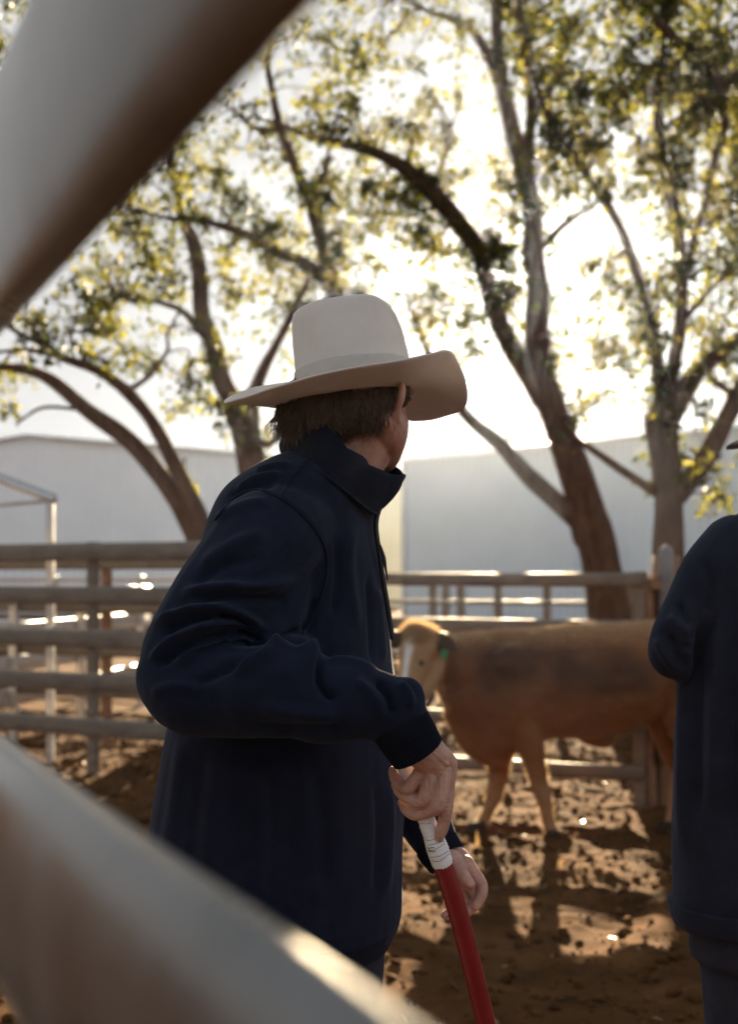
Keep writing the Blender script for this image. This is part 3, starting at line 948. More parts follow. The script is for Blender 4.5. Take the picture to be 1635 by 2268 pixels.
# far sleeve
parts.append(chain([(690, 1150, 2.28, .085), (700, 1280, 2.34, .078), (750, 1450, 2.36, .07), (820, 1600, 2.35, .060), (898, 1730, 2.31, .054), (945, 1825, 2.27, .047), (972, 1876, 2.24, .041)]))
jm = remesh(parts, 0.0040, 9, 0.5)
noise_skin(jm, [(0.0040, 0.13), (0.0020, 0.06)], 31)
folds = [
 ([(394, 1315), (494, 1299), (574, 1298), (660, 1274)], .010, 15), ([(420, 1335), (500, 1322), (570, 1325), (640, 1325)], -.008, 14),
 ([(330, 1385), (414, 1355), (466, 1343), (518, 1353), (574, 1385), (604, 1412)], .012, 13), ([(480, 1362), (520, 1368), (555, 1384)], -.016, 9),
 ([(350, 1408), (400, 1383), (450, 1370), (490, 1365)], -.009, 10),
 ([(322, 1469), (394, 1413), (454, 1387), (518, 1377), (554, 1386), (580, 1412)], .012, 12), ([(524, 1398), (556, 1408), (584, 1420)], -.016, 8),
 ([(340, 1480), (400, 1440), (460, 1412), (515, 1402)], -.008, 11),
 ([(374, 1481), (454, 1441), (518, 1425), (566, 1413), (612, 1426)], .010, 13),
 ([(420, 1520), (500, 1482), (570, 1450), (618, 1430)], -.007, 16),
 ([(505, 1492), (574, 1456), (626, 1424), (656, 1416), (682, 1431), (693, 1461), (697, 1505)], .014, 19),
 ([(702, 1452), (707, 1500), (720, 1530), (748, 1556)], -.015, 13), ([(612, 1424), (640, 1404), (668, 1396)], -.014, 11),
 ([(668, 1408), (690, 1370), (700, 1320)], -.006, 14), ([(720, 1462), (770, 1462), (840, 1490)], .005, 12),
 ([(440, 1260), (520, 1205), (600, 1180)], .005, 22), ([(420, 1300), (500, 1250), (590, 1235)], -.005, 18),
 ([(470, 1155), (540, 1120), (600, 1110)], .005, 15), ([(520, 1090), (570, 1062), (630, 1050)], .006, 10), ([(500, 1105), (560, 1078), (615, 1072)], -.005, 9),
 ([(560, 1050), (600, 1035), (650, 1030)], .005, 8),
 ([(830, 1500), (860, 1540), (872, 1590)], -.009, 12), ([(884, 1508), (905, 1540), (908, 1570)], .006, 11), ([(780, 1500), (830, 1545), (850, 1600)], .005, 15),
 ([(560, 1560), (660, 1580), (760, 1590)], .005, 22), ([(520, 1600), (640, 1612), (780, 1610)], -.004, 18), ([(330, 1540), (380, 1520), (450, 1525)], .005, 16),
 ([(780, 1150), (770, 1260), (790, 1400)], .005, 20), ([(745, 1180), (748, 1280), (735, 1380)], -.004, 12), ([(835, 1290), (845, 1400), (850, 1480)], .004, 9), ([(815, 1260), (822, 1400), (825, 1480)], -.004, 9),
 ([(405, 1625), (385, 1780), (362, 1930)], .004, 20), ([(450, 1640), (432, 1800), (420, 1960)], -.003, 26), ([(860, 1720), (862, 1850), (850, 2000)], .005, 14), ([(835, 1720), (840, 1850), (832, 1990)], -.004, 12),
 ([(600, 1680), (610, 1830), (600, 2000)], .006, 30), ([(700, 1680), (716, 1850), (720, 2000)], -.005, 28),
]
sculpt(jm, [(p_, a_ * 1.55, w_ * 0.72) for p_, a_, w_ in folds])
jb = bvh_of(jm)
jacket = link_mesh('jacket', jm, M['navy'], man)
jacket['label'] = 'navy quarter-zip fleece jumper with creased sleeve'
armhole = [(478, 1150), (516, 1106), (566, 1085), (614, 1100), (662, 1133), (698, 1173), (720, 1217), (724, 1261), (714, 1313), (696, 1361), (672, 1403)]
obj('seam', piping(jb, armhole, .0028, .0004), M['navy'], jacket)
obj('seam', piping(jb, [(u + 4, v - 3) for u, v in armhole], .0016, -.0006), M['seam'], jacket)
obj('seam', piping(jb, [(620, 1101), (642, 1061), (662, 1041), (682, 1018)], .0026, .0003), M['navy'], jacket)
# funnel collar
def closed(p, n):
    p = np.asarray(p, float)
    q = np.concatenate([p[-2:], p, p[:3]])
    c = catmull(q, 12)[24:-24]
    t = np.linspace(0, len(c) - 1, n, endpoint=False)
    return np.stack([np.interp(t, np.arange(len(c)), c[:, k]) for k in range(3)], 1)
up = [(628, 958, 2.13), (652, 940, 2.07), (688, 934, 2.02), (735, 953, 1.995), (773, 997, 1.99), (815, 1028, 2.015), (862, 1046, 2.06), (893, 1053, 2.115), (872, 1032, 2.17), (810, 996, 2.22), (720, 955, 2.23), (655, 950, 2.20)]
lo = [(626, 1010, 2.12), (645, 1014, 2.05), (678, 1022, 1.985), (722, 1052, 1.96), (764, 1085, 1.975), (800, 1116, 2.01), (824, 1134, 2.06), (838, 1133, 2.115), (830, 1118, 2.18), (790, 1085, 2.24), (710, 1040, 2.25), (650, 1012, 2.21)]
NU = 96
cu, cl = closed(PA(up), NU), closed(PA(lo), NU)
ctr = (cu + cl) / 2
mid = ctr.mean(0)
def inward(c, d):
    w = mid - c; w[:, 2] = 0
    return c + w / np.linalg.norm(w, axis=1)[:, None] * d
rings = []
for t in np.linspace(-0.08, 1, 9):
    rings.append(inward(cl * (1 - t) + cu * t, -0.007 * math.sin(math.pi * min(max(t, 0), 1)) - 0.002))
rings.append(inward(cu, 0.0015) + [0, 0, .0012])
for t in np.linspace(1, 0.1, 6):
    rings.append(inward(cl * (1 - t) + cu * t, 0.004 - 0.006 * math.sin(math.pi * t)))
cm = make_mesh('collar', *loft(rings, cap=False))
noise_skin(cm, [(0.0022, 0.045), (0.0012, 0.02)], 77)
collar = link_mesh('collar', cm, M['navy_dark'], jacket)
obj('seam', tube(inward(cl, -0.0045)[4:54] + [0, 0, -.001], .0022, n=6, sub=1), M['navy'], jacket)
# zip on the chest edge
zp_ = [(894, 1054, 2.112), (880, 1076, 2.108), (856, 1103, 2.10), (840, 1128, 2.09), (833, 1165, 2.08), (840, 1220, 2.075), (850, 1290, 2.075), (862, 1360, 2.075), (869, 1412, 2.075)]
obj('zip', tube(PA(zp_), .0042, n=8, sub=5), M['zip'], jacket)
obj('zip_pull', tube(PA([(842, 1208, 2.06), (849, 1228, 2.055), (851, 1240, 2.05), (855, 1262, 2.05), (858, 1283, 2.05)]), [.0022, .0026, .0034, .0018, .0014], n=6, sub=4), M['zip'], jacket)
obj('cuff', ribbed_cuff([(874, 1583, 1.79, .0415), (892, 1613, 1.792, .0415), (909, 1640, 1.797, .0405), (926, 1667, 1.80, .0385)]), M['navy_dark'], jacket)
obj('cuff', ribbed_cuff([(966, 1868, 2.245, .039), (978, 1886, 2.235, .038), (990, 1903, 2.225, .036)], n=160, ribs=40), M['navy_dark'], jacket)
# hem band
hb = [(2035, 322, 881, .217), (2060, 327, 873, .212), (2084, 336, 862, .205)]
v_, f_ = torso_loft(hb, math.radians(-8), YC)
v_[:, :2] = (v_[:, :2] - [P(600, 1270, YC).x, YC]) * 1.012 + [P(600, 1270, YC).x, YC]
obj('hem_band', (v_, f_), M['navy_dark'], jacket)

# trousers and boots
tp = [torso_loft([(2040, 345, 850, .19), (2110, 350, 852, .185), (2180, 390, 846, .18), (2240, 440, 838, .17)], math.radians(-8), YC)]
for y_, du in ((2.03, 30), (2.23, -40)):
    tp.append(chain([(640 + du, 2150, y_, .105), (655 + du, 2350, y_ - .01, .092), (660 + du, 2650, y_ - .01, .072), (640 + du, 2950, y_, .066), (630 + du, 3190, y_, .068)]))
tm = remesh(tp, 0.008, 6)
noise_skin(tm, [(0.006, 0.11), (0.003, 0.05)], 12)
link_mesh('trousers', tm, M['denim'], man)
def boot(x, y, yaw):
    c, s = math.cos(yaw), math.sin(yaw)
    L = [((-0.02, 0.16), .055), ((-0.03, 0.08), .052), ((0.03, 0.055), .05), ((0.12, 0.04), .043), ((0.19, 0.032), .034)]
    return tube([(x + a * c, y + a * s, z) for (a, z), r in L], [r for _, r in L], n=14, sub=4)
for y_, du in ((2.03, 30), (2.23, -40)):
    x = P(630 + du, 3190, y_).x
    obj('boot', boot(x, y_, 0.1), M['boot'], man)

# ---- body: head, neck, hands, one skin
HU, HV, HY = 797, 868, 2.10
HC = np.array(P(HU, HV, HY))
yaw = math.radians(58)
f3 = np.array([math.cos(yaw), math.sin(yaw), 0]); r3 = np.array([math.sin(yaw), -math.cos(yaw), 0])
R = np.stack([f3, -r3, [0, 0, 1]], 1)
hp = [ellipsoid(HC, (.093, .074, .118), rot=R)]
hp.append(ellipsoid(HC + f3 * .022 + [0, 0, -.055], (.072, .064, .075), rot=R))
hp.append(chain([(812, 930, 2.10, .060), (790, 985, 2.10, .060), (765, 1030, 2.11, .063), (735, 1090, 2.12, .075)]))
hp.append(chain([(852, 925, 2.05, .030), (861, 955, 2.075, .032), (854, 992, 2.12, .030), (850, 1014, 2.16, .026)]))
hp.append(chain([(846, 940, 2.10, .045), (838, 985, 2.12, .040)]))
# face on the far side: nose, brow, lips, chin
hp.append(tube([HC + f3 * .088 + [0, 0, .012], HC + f3 * .105 + [0, 0, -.020], HC + f3 * .116 + [0, 0, -.038]], [.010, .012, .014], n=10))
hp.append(tube([HC + f3 * .080 + r3 * .035 + [0, 0, .022], HC + f3 * .090 + [0, 0, .022], HC + f3 * .080 - r3 * .035 + [0, 0, .022]], .012, n=10))
hp.append(tube([HC + f3 * .080 + r3 * .02 + [0, 0, -.068], HC + f3 * .090 + [0, 0, -.068], HC + f3 * .080 - r3 * .02 + [0, 0, -.068]], .009, n=8))
hp.append(ellipsoid(HC + f3 * .074 + [0, 0, -.105], (.026, .026, .022), 12, 8))
# ears
ear = [(884, 842, 2.030), (891, 856, 2.024), (889, 880, 2.022), (882, 904, 2.026), (880, 922, 2.034), (883, 932, 2.036)]
hp.append(tube(PA(ear), [.0050, .0062, .0064, .0058, .0060, .0045], n=10, sub=4, ref=(0, 1, 0), squash=2.0))
el = HC - r3 * .082 - f3 * .01
hp.append(ellipsoid(el, (.020, .008, .034), 12, 10, rot=R))
head = mesh_vf(remesh(hp, 0.0022, 7, 0.5))
# near hand, closed on the cane
hd = [
 chain([(905, 1630, 1.800, .029), (932, 1655, 1.806, .0285), (955, 1676, 1.813, .027), (968, 1692, 1.820, .023)], ref=(0, 1, 0), squash=0.78),
 chain([(940, 1660, 1.806, .020), (972, 1672, 1.812, .017), (992, 1688, 1.822, .0135), (996, 1704, 1.826, .0115)]),
 chain([(948, 1672, 1.806, .018), (968, 1694, 1.812, .0145), (976, 1710, 1.818, .012)]),
 chain([(934, 1668, 1.806, .018), (950, 1690, 1.812, .014), (956, 1702, 1.818, .012)]),
 chain([(925, 1664, 1.808, .017), (934, 1684, 1.815, .0125), (938, 1696, 1.820, .0105)]),
 # little, ring, middle finger: knuckle, middle joint, end joint, tip
 chain([(940, 1694, 1.822, .0105), (920, 1724, 1.818, .0098), (905, 1744, 1.820, .0100), (889, 1739, 1.832, .0085), (876, 1725, 1.846, .0080), (870, 1706, 1.860, .0066)], sub=5),
 chain([(962, 1698, 1.817, .0115), (948, 1740, 1.811, .0102), (936, 1773, 1.813, .0106), (908, 1767, 1.828, .0092), (888, 1754, 1.842, .0086), (877, 1737, 1.858, .0070)], sub=5),
 chain([(985, 1700, 1.818, .0120), (980, 1745, 1.811, .0108), (968, 1784, 1.812, .0112), (945, 1797, 1.826, .0098), (920, 1802, 1.838, .0096), (902, 1793, 1.848, .0086), (891, 1777, 1.860, .0070)], sub=5),
 # forefinger down along the cane
 chain([(996, 1702, 1.826, .0118), (992, 1745, 1.827, .0102), (988, 1786, 1.826, .0108), (984, 1818, 1.830, .0094), (979, 1836, 1.832, .0092), (973, 1853, 1.836, .0076)], sub=5),
 # thumb on the far side
 chain([(960, 1680, 1.84, .014), (975, 1730, 1.865, .0125), (966, 1775, 1.880, .0115), (950, 1805, 1.884, .009)])]
hd.append(ellipsoid(P(925, 1748, 1.833), (.020, .008, .016), 12, 8))
hd.append(ellipsoid(P(945, 1778, 1.832), (.016, .008, .012), 12, 8))
for a_, b_ in (((950, 1672), (972, 1700)), ((936, 1672), (955, 1700)), ((962, 1668), (990, 1692))):       # tendons
    hd.append(chain([(*a_, 1.792, .0032), (*b_, 1.804, .004)], n=8))
hmesh = remesh(hd, 0.0012, 2, 0.5)
sculpt(hmesh, [([(978, 1776), (990, 1780), (1000, 1776)], -.0007, 2.2), ([(977, 1784), (990, 1789), (1000, 1785)], -.0007, 2.2), ([(980, 1768), (990, 1771), (999, 1768)], -.0005, 2),
               ([(975, 1815), (985, 1819), (992, 1816)], -.0006, 2), ([(974, 1821), (984, 1825), (991, 1822)], -.0006, 2),
               ([(925, 1768), (934, 1776), (944, 1780)], -.0006, 2), ([(896, 1738), (904, 1746), (913, 1750)], -.0006, 2), ([(920, 1690), (940, 1684), (960, 1690)], -.0008, 3), ([(955, 1700), (968, 1708), (985, 1706)], -.0006, 3),
               ([(948, 1716), (950, 1745), (953, 1768)], -.0016, 2.6), ([(968, 1716), (970, 1750), (962, 1778)], -.0012, 2.6), ([(925, 1728), (918, 1748)], -.0016, 2.6)])
noise_skin(hmesh, [(0.00035, 0.0045), (0.00025, 0.0022)], 3)
hand_r = mesh_vf(hmesh)
hl = [chain([(965, 1860, 2.245, .028), (992, 1892, 2.228, .027), (1012, 1912, 2.215, .028), (1028, 1938, 2.205, .027)], ref=(0, 1, 0), squash=0.7),
 chain([(1030, 1915, 2.20, .018), (1052, 1938, 2.195, .0125), (1068, 1962, 2.190, .0105), (1066, 1985, 2.180, .0095), (1054, 2006, 2.175, .0078)]),
 chain([(1022, 1930, 2.205, .018), (1042, 1960, 2.200, .0125), (1055, 1988, 2.195, .0105), (1047, 2008, 2.185, .0095), (1032, 2024, 2.18, .0078)]),
 chain([(1012, 1938, 2.21, .018), (1024, 1972, 2.210, .0125), (1030, 2002, 2.205, .0105), (1018, 2022, 2.195, .0092), (1003, 2032, 2.19, .0075)]),
 chain([(1002, 1940, 2.215, .017), (1005, 1976, 2.218, .0115), (1006, 2002, 2.215, .0095), (996, 2018, 2.205, .008), (985, 2026, 2.20, .0068)]),
 chain([(1000, 1905, 2.195, .019), (1016, 1926, 2.178, .0135), (1030, 1944, 2.168, .0115), (1043, 1958, 2.163, .0088)])]
hand_l = mesh_vf(remesh(hl, 0.0018, 3, 0.5))
# trunk and limbs under the clothes
bp_ = [torso_loft([(1010, 680, 800, .06), (1060, 570, 790, .13), (1180, 520, 780, .17), (1400, 480, 800, .17), (1700, 440, 820, .17), (2060, 430, 780, .16)], math.radians(-8), YC),
       chain([(740, 1080, 2.12, .06), (720, 1120, 2.12, .07)]),
       chain([(610, 1190, 1.96, .05), (480, 1370, 1.88, .045), (395, 1505, 1.84, .035), (500, 1532, 1.81, .035), (620, 1535, 1.80, .034), (740, 1552, 1.79, .032), (830, 1562, 1.79, .028), (880, 1590, 1.79, .026), (905, 1630, 1.80, .025)]),
       chain([(690, 1150, 2.28, .05), (750, 1450, 2.36, .045), (898, 1730, 2.31, .036), (965, 1860, 2.245, .027)])]
for y_, du in ((2.03, 30), (2.23, -40)):
    bp_.append(chain([(640 + du, 2000, y_, .085), (655 + du, 2350, y_ - .01, .075), (660 + du, 2650, y_ - .01, .055), (640 + du, 2950, y_, .05), (630 + du, 3150, y_, .04)]))
trunk_ = mesh_vf(remesh(bp_, 0.012, 3))
obj('body', join([trunk_, head, hand_r, hand_l]), M['skin'], man)['label'] = 'tanned neck, cheek and hands'
# finger nails
def nail(c, d, up_, L=.0062, W=.0046):
    d = np.array(d, float); d /= np.linalg.norm(d)
    up_ = np.array(up_, float); up_ -= d * up_.dot(d); up_ /= np.linalg.norm(up_)
    s = np.cross(d, up_)
    return ellipsoid(c, (L, W, .0012), 12, 8, rot=np.stack([d, s, up_], 1))
obj('fingernail', nail(np.array(P(981.5, 1851, 1.829)), (-.25, .1, -1), (.8, -.6, 0)), M['nail'], man)
obj('fingernail', nail(np.array(P(1041, 1955, 2.156)), (.7, -.2, -.8), (.1, -1, .3), .0075, .0058), M['nail'], man)

# ---- hair
hb_ = [chain([(705, 872, 2.09, .030), (680, 888, 2.075, .044), (660, 925, 2.08, .028), (646, 955, 2.085, .015)]),
       chain([(745, 870, 2.075, .030), (712, 892, 2.045, .040), (698, 930, 2.045, .026)]),
       chain([(800, 868, 2.07, .032), (790, 888, 2.045, .034), (784, 918, 2.050, .022)]),
       chain([(848, 862, 2.065, .028), (842, 882, 2.047, .025), (832, 918, 2.052, .014)]),
       chain([(888, 852, 2.066, .018), (892, 868, 2.064, .015), (892, 886, 2.063, .010), (889, 900, 2.062, .004)]),
       ellipsoid(HC + [-.006, 0, .0], (.088, .072, .060), rot=R)]
hm = remesh(hb_, 0.0032, 6)
noise_skin(hm, [(0.004, 0.018)], 5)
hair = link_mesh('hair', hm, M['hair'], man)
hair['label'] = 'wavy brown hair curling over the collar'
hbv = bvh_of(hm)
rg = np.random.default_rng(4)
strands = []
while len(strands) < 3800:
    u, v = rg.uniform(622, 872), rg.uniform(836, 945)
    if rg.uniform() < 0.08:
        u, v = rg.uniform(890, 916), rg.uniform(840, 888)
    p = surf(hbv, u, v, .001)
    if p is None or p[1] > 2.2:
        continue
    t = (u - 640) / 220.0                       # 0 at the nape, 1 at the ear
    ln = rg.uniform(.028, .062) * (1.1 - 0.35 * t)
    if v > 915: ln *= 0.55
    d = np.array([-0.22 + 0.40 * t + rg.normal(0, .18), rg.normal(-.05, .10), -1.0])
    if u > 890: d = np.array([-.15 + rg.normal(0, .1), -.02, -1.0]); ln *= .5
    d /= np.linalg.norm(d)
    ph = rg.uniform(0, 6.28); am = rg.uniform(.002, .0065)
    side = np.array([1.0, 0, d[0]])
    pts = []
    curl = rg.normal(0.010 - 0.030 * t, .010)
    if u < 690: curl = rg.normal(-.002, .008)
    for k, s in enumerate(np.linspace(0, 1, 7)):
        pts.append(p + d * ln * s + side * (am * math.sin(ph + s * 6.5) * (.3 + .7 * s) + curl * s * s) + np.array([0, -.0035 * math.sin(math.pi * s), 0]))
    r = rg.uniform(.0005, .0010)
    strands.append(tube(pts, [r, r * 1.1, r * 1.1, r, r * .85, r * .6, r * .15], n=3, sub=2, caps=False))
tag(obj('strands', join(strands), M['hair'], hair), kind='stuff')

# ---- hat
HO = np.array(P(793, 884, 2.10))
f3 = np.array([math.cos(math.radians(45)), math.sin(math.radians(45)), 0])
tilt = math.radians(8.5)
upv = np.array([-math.sin(tilt), 0.06, math.cos(tilt)]); upv /= np.linalg.norm(upv)
hf = f3 - upv * f3.dot(upv); hf /= np.linalg.norm(hf)
hr = np.cross(hf, upv)                                         # wearer's right
def hat_pt(th, rad_f, rad_s, h):
    return HO + hf * rad_f * math.cos(th) + hr * rad_s * math.sin(th) + upv * h
EDGE = [(0, -.030), (30, -.033), (45, -.026), (58, .000), (70, .036), (80, .036), (95, .024), (115, .012), (140, .003), (160, -.003), (180, -.003), (205, .008), (225, .030), (250, .062), (275, .074), (300, .050), (325, .008), (345, -.022), (360, -.030)]
def edge_h(deg):
    return float(np.interp(deg % 360, [e[0] for e in EDGE], [e[1] for e in EDGE]))
NB = 180
eh = np.array([edge_h(k * 360 / NB) for k in range(NB)])
for _ in range(5):
    eh = (np.roll(eh, 1) + eh * 2 + np.roll(eh, -1)) / 4
CF, CS = .105, .088
top_r, bot_r = [], []
for t in np.linspace(0, 1, 14):
    a_, b_ = [], []
    for k in range(NB):
        th = k * 2 * math.pi / NB
        w = .098 - (.024 if math.cos(th) > 0 else .030) * math.cos(th)
        w *= 1 - 0.10 * max(0, eh[k] / .05) * 1.0
        h = eh[k] * t ** 1.7 + 0.0012 * math.sin(5 * th + 1) * t
        a_.append(hat_pt(th, CF + w * t, CS + w * t, h + .0016))
        b_.append(hat_pt(th, CF + w * t, CS + w * t, h - .0016))
    top_r.append(np.array(a_)); bot_r.append(np.array(b_))
rim = [(top_r[-1] + bot_r[-1]) / 2 + (top_r[-1] - top_r[-2]) / np.linalg.norm(top_r[-1] - top_r[-2], axis=1)[:, None] * .0012]
crown_r = []
prof = [(0, 1.0, 0), (.012, 1.0, 0), (.03, .993, 0), (.06, .978, 0), (.09, .958, 0), (.112, .935, 0), (.122, .915, .0), (.130, .885, 0), (.1345, .83, 0), (.1355, .74, 0), (.134, .58, 0), (.128, .40, 0), (.120, .25, 0), (.114, .10, 0)]
for h, s, _ in prof:
    h *= 1.13
    ring = []
    for k in range(NB):
        th = k * 2 * math.pi / NB
        q = h - (0.010 if h > .10 else 0.0) * (h - .10) / .04 * max(0, math.cos(th)) if h > .1 else h
        pin = 1 - .05 * max(0, (h - .08) / .06) * max(0, math.cos(th - .9)) ** 2
        ring.append(hat_pt(th, CF * s * pin, CS * s * pin, q + .001))
    crown_r.append(np.array(ring))
cmh = make_mesh('hat', *loft(crown_r[::-1]))
noise_skin(cmh, [(0.0016, 0.05)], 9)
hat = link_mesh('hat', cmh, M['felt'], man)
hat['label'] = 'pale cream felt hat with tall crown and curled brim'
obj('brim', loft(bot_r + rim + top_r[::-1], cap=False), M['felt'], hat)
band = []
for h, g in ((.002, .0), (.004, .0030), (.006, .0030), (.030, .0022), (.0505, .0008), (.0520, .0004), (.0530, -.002)):
    band.append(np.array([hat_pt(k * 2 * math.pi / NB, CF * (1 - .0002) + g, CS + g, h) for k in range(NB)]))
obj('hat_band', loft(band, cap=False), M['felt_band'], hat)

# ---- the cane
cane = empty('stock_cane', P(1120, 2460, 2.02), 'red cane with white taped grip held in the man\'s near hand', 'cane')
ax = [(892, 1684, 1.852), (918, 1747, 1.850), (944, 1810, 1.848), (966, 1870, 1.850), (979, 1908, 1.853), (1009, 2000, 1.862), (1046, 2140, 1.880), (1078, 2275, 1.90), (1130, 2500, 1.94), (1240, 3100, 2.10), (1270, 3285, 2.155)]
obj('shaft', tube(PA(ax[3:]), .0147, n=18, sub=8), M['red'], cane)
tp_ = [(892, 1684, 1.852, .0118), (918, 1747, 1.850, .0120), (938, 1795, 1.848, .0123), (950, 1828, 1.848, .0130), (960, 1852, 1.849, .0145), (968, 1876, 1.850, .0158), (975, 1896, 1.852, .0157), (979.5, 1910, 1.853, .0152)]
xyz = catmull(np.concatenate([PA(tp_), np.array([[p[3]] for p in tp_])], 1), 14)
dz = np.arange(len(xyz))
xyz[:, 3] += 0.0005 * (np.abs(((dz / 5.0) % 1) - .5) * 2 - .5)       # overlapping turns of tape
v_, f_ = tube(xyz[:, :3], xyz[:, 3], n=28, sub=1, caps=True)
tmesh = make_mesh('tape_grip', v_, f_)
n_ = mnorms(tmesh); v_ = mverts(tmesh)
tilt_ = lattice_noise(v_[:, 0] * 1.0 + v_[:, 2] * .9, v_[:, 2], .006, 3) * .0004
set_verts(tmesh, v_ + n_ * tilt_[:, None])
grip = link_mesh('tape_grip', tmesh, M['tape'], cane)
gb = bvh_of(tmesh)
def marks(list_, r=.0005):
    return join([piping(gb, p, r, .0001, 5) for p in list_])
for q_ in [[(932, 1823), (944, 1824), (955, 1823)], [(943, 1860), (955, 1860), (964, 1857)], [(952, 1884), (966, 1880), (985, 1868)], [(954, 1898), (972, 1896), (994, 1884)], [(956, 1906), (974, 1906), (996, 1890)], [(950, 1872), (965, 1868), (984, 1862)]]:
    obj('tape_edge', piping(gb, q_, .00032, .0001, 5), M['ink'], grip)
for q_ in [[(947, 1876), (951, 1878), (955, 1877), (961, 1876)], [(948, 1884), (951, 1881), (953, 1886), (956, 1883), (959, 1886), (964, 1884)]]:
    obj('ink_scrawl', piping(gb, q_, .0006, .0001, 5), M['ink'], grip)

# ================================================================== the second man, seen from behind
YS = 2.50
man2 = empty('person', (P(1775, 1270, YS).x, YS, 0), 'second man in dark slate jumper seen from behind at the right edge', 'person')
rows2 = [(1075, 1700, 1850, .07), (1105, 1672, 1880, .09), (1130, 1642, 1906, .105), (1160, 1606, 1948, .115), (1200, 1572, 1984, .125), (1270, 1544, 2006, .135), (1400, 1514, 2036, .145), (1510, 1504, 2046, .15),
         (1700, 1499, 2051, .155), (1900, 1492, 2058, .16), (2010, 1489, 2061, .16), (2042, 1498, 2052, .155)]
p2 = [torso_loft(rows2, 0.0, YS),
      chain([(1630, 1215, 2.48, .070), (1585, 1258, 2.46, .064), (1540, 1335, 2.45, .055), (1492, 1424, 2.45, .049), (1500, 1452, 2.48, .049), (1560, 1470, 2.60, .048), (1620, 1480, 2.72, .042)]),
      chain([(1940, 1215, 2.48, .075), (1990, 1270, 2.46, .073), (2030, 1350, 2.45, .066), (2045, 1430, 2.45, .056), (2035, 1455, 2.48, .052), (1990, 1470, 2.60, .048), (1930, 1480, 2.72, .042)])]
j2 = remesh(p2, 0.006, 8)
noise_skin(j2, [(0.005, 0.13), (0.0022, 0.06)], 61)
sculpt(j2, [(p_, a_ * 1.7, w_) for p_, a_, w_ in [([(1530, 1290), (1518, 1500), (1512, 1900)], .008, 13), ([(1560, 1300), (1548, 1500), (1545, 1850)], -.007, 13), ([(1600, 1260), (1590, 1450), (1580, 1800)], .008, 15), ([(1640, 1330), (1625, 1600), (1630, 1900)], -.007, 18),
            ([(1680, 1300), (1660, 1600), (1670, 1900)], .007, 20), ([(1480, 1400), (1500, 1440), (1520, 1480)], -.006, 10), ([(1452, 1410), (1480, 1460), (1510, 1490)], .006, 9), ([(1500, 1330), (1520, 1370), (1530, 1420)], -.006, 9), ([(1480, 1360), (1510, 1390), (1545, 1400)], .005, 8), ([(1465, 1390), (1495, 1420), (1535, 1432)], -.005, 7), ([(1560, 1230), (1575, 1290), (1565, 1370)], -.006, 9)]])
jk2 = link_mesh('jacket', j2, M['slate'], man2)
v_, f_ = torso_loft([(1995, 1489, 2061, .162), (2020, 1491, 2059, .162), (2046, 1500, 2050, .157)], 0.0, YS)
cx = P(1775, 1270, YS).x
v_[:, :2] = (v_[:, :2] - [cx, YS]) * 1.015 + [cx, YS]
obj('hem_band', (v_, f_), M['slate'], jk2)
obj('collar', loft([np.array([[cx + (.075 + .01 * t) * math.cos(a), YS - .005 + (.07 + .01 * t) * math.sin(a), P(0, 1092 - 42 * t, YS).z] for a in np.arange(40) * math.pi / 20]) for t in (0, .4, .8, 1)] +
                   [np.array([[cx + (.070 + .01 * t) * math.cos(a), YS - .005 + (.065 + .01 * t) * math.sin(a), P(0, 1092 - 42 * t, YS).z] for a in np.arange(40) * math.pi / 20]) for t in (1, .5, 0)], cap=False), M['slate'], jk2)
t2 = [torso_loft([(2010, 1535, 2015, .14), (2120, 1535, 2015, .14)], 0.0, YS)]
for s in (-1, 1):
    t2.append(chain([(1775 + s * 112, 2080, YS, .098), (1775 + s * 110, 2300, YS, .085), (1775 + s * 108, 2560, YS, .068), (1775 + s * 106, 2800, YS + .01, .064), (1775 + s * 104, 2930, YS + .01, .066)]))
tm2 = remesh(t2, 0.008, 5)
noise_skin(tm2, [(0.007, 0.10), (0.003, 0.04)], 16)
link_mesh('trousers', tm2, M['denim'], man2)
for s in (-1, 1):
    obj('boot', boot(P(1775 + s * 104, 2930, YS).x, YS, math.pi / 2), M['boot'], man2)
H2 = np.array(P(1814, 1004, YS))
b2 = [ellipsoid(H2, (.077, .098, .118)), tube([H2 + [0, 0, -.06], H2 + [0, 0, -.16], H2 + [0, 0, -.24]], [.06, .058, .07]), ellipsoid(H2 + [0, .02, -.06], (.062, .07, .07)),
      tube([H2 + [0, .09, .0], H2 + [0, .115, -.035]], [.011, .014], n=8), ellipsoid(H2 + [.08, -.01, -.02], (.009, .02, .032), 12, 8), ellipsoid(H2 + [-.08, -.01, -.02], (.009, .02, .032), 12, 8),
      torso_loft([(1100, 1690, 1860, .06), (1200, 1620, 1930, .10), (1600, 1600, 1950, .11), (2060, 1600, 1950, .11)], 0.0, YS)]
for s in (-1, 1):
    b2.append(chain([(1775 + s * 160, 1220, 2.48, .04), (1775 + s * 235, 1340, 2.455, .034), (1775 + s * 276, 1432, 2.46, .030), (1775 + s * 215, 1468, 2.58, .030), (1775 + s * 150, 1485, 2.74, .026), (1775 + s * 120, 1490, 2.80, .03), (1775 + s * 90, 1495, 2.87, .018)]))
    for q in range(4):
        b2.append(chain([(1775 + s * 112, 1484 + q * 8, 2.82, .012), (1775 + s * 85, 1490 + q * 10, 2.88, .0095), (1775 + s * 60, 1500 + q * 10, 2.89, .008)], n=8))
    b2.append(chain([(1775 + s * 125, 1478, 2.80, .013), (1775 + s * 105, 1462, 2.84, .010), (1775 + s * 85, 1455, 2.87, .008)], n=8))
    b2.append(chain([(1775 + s * 110, 2080, YS, .08), (1775 + s * 108, 2560, YS, .05), (1775 + s * 104, 2920, YS, .045)]))
link_mesh('body', remesh(b2, 0.005, 4), M['skin'], man2)
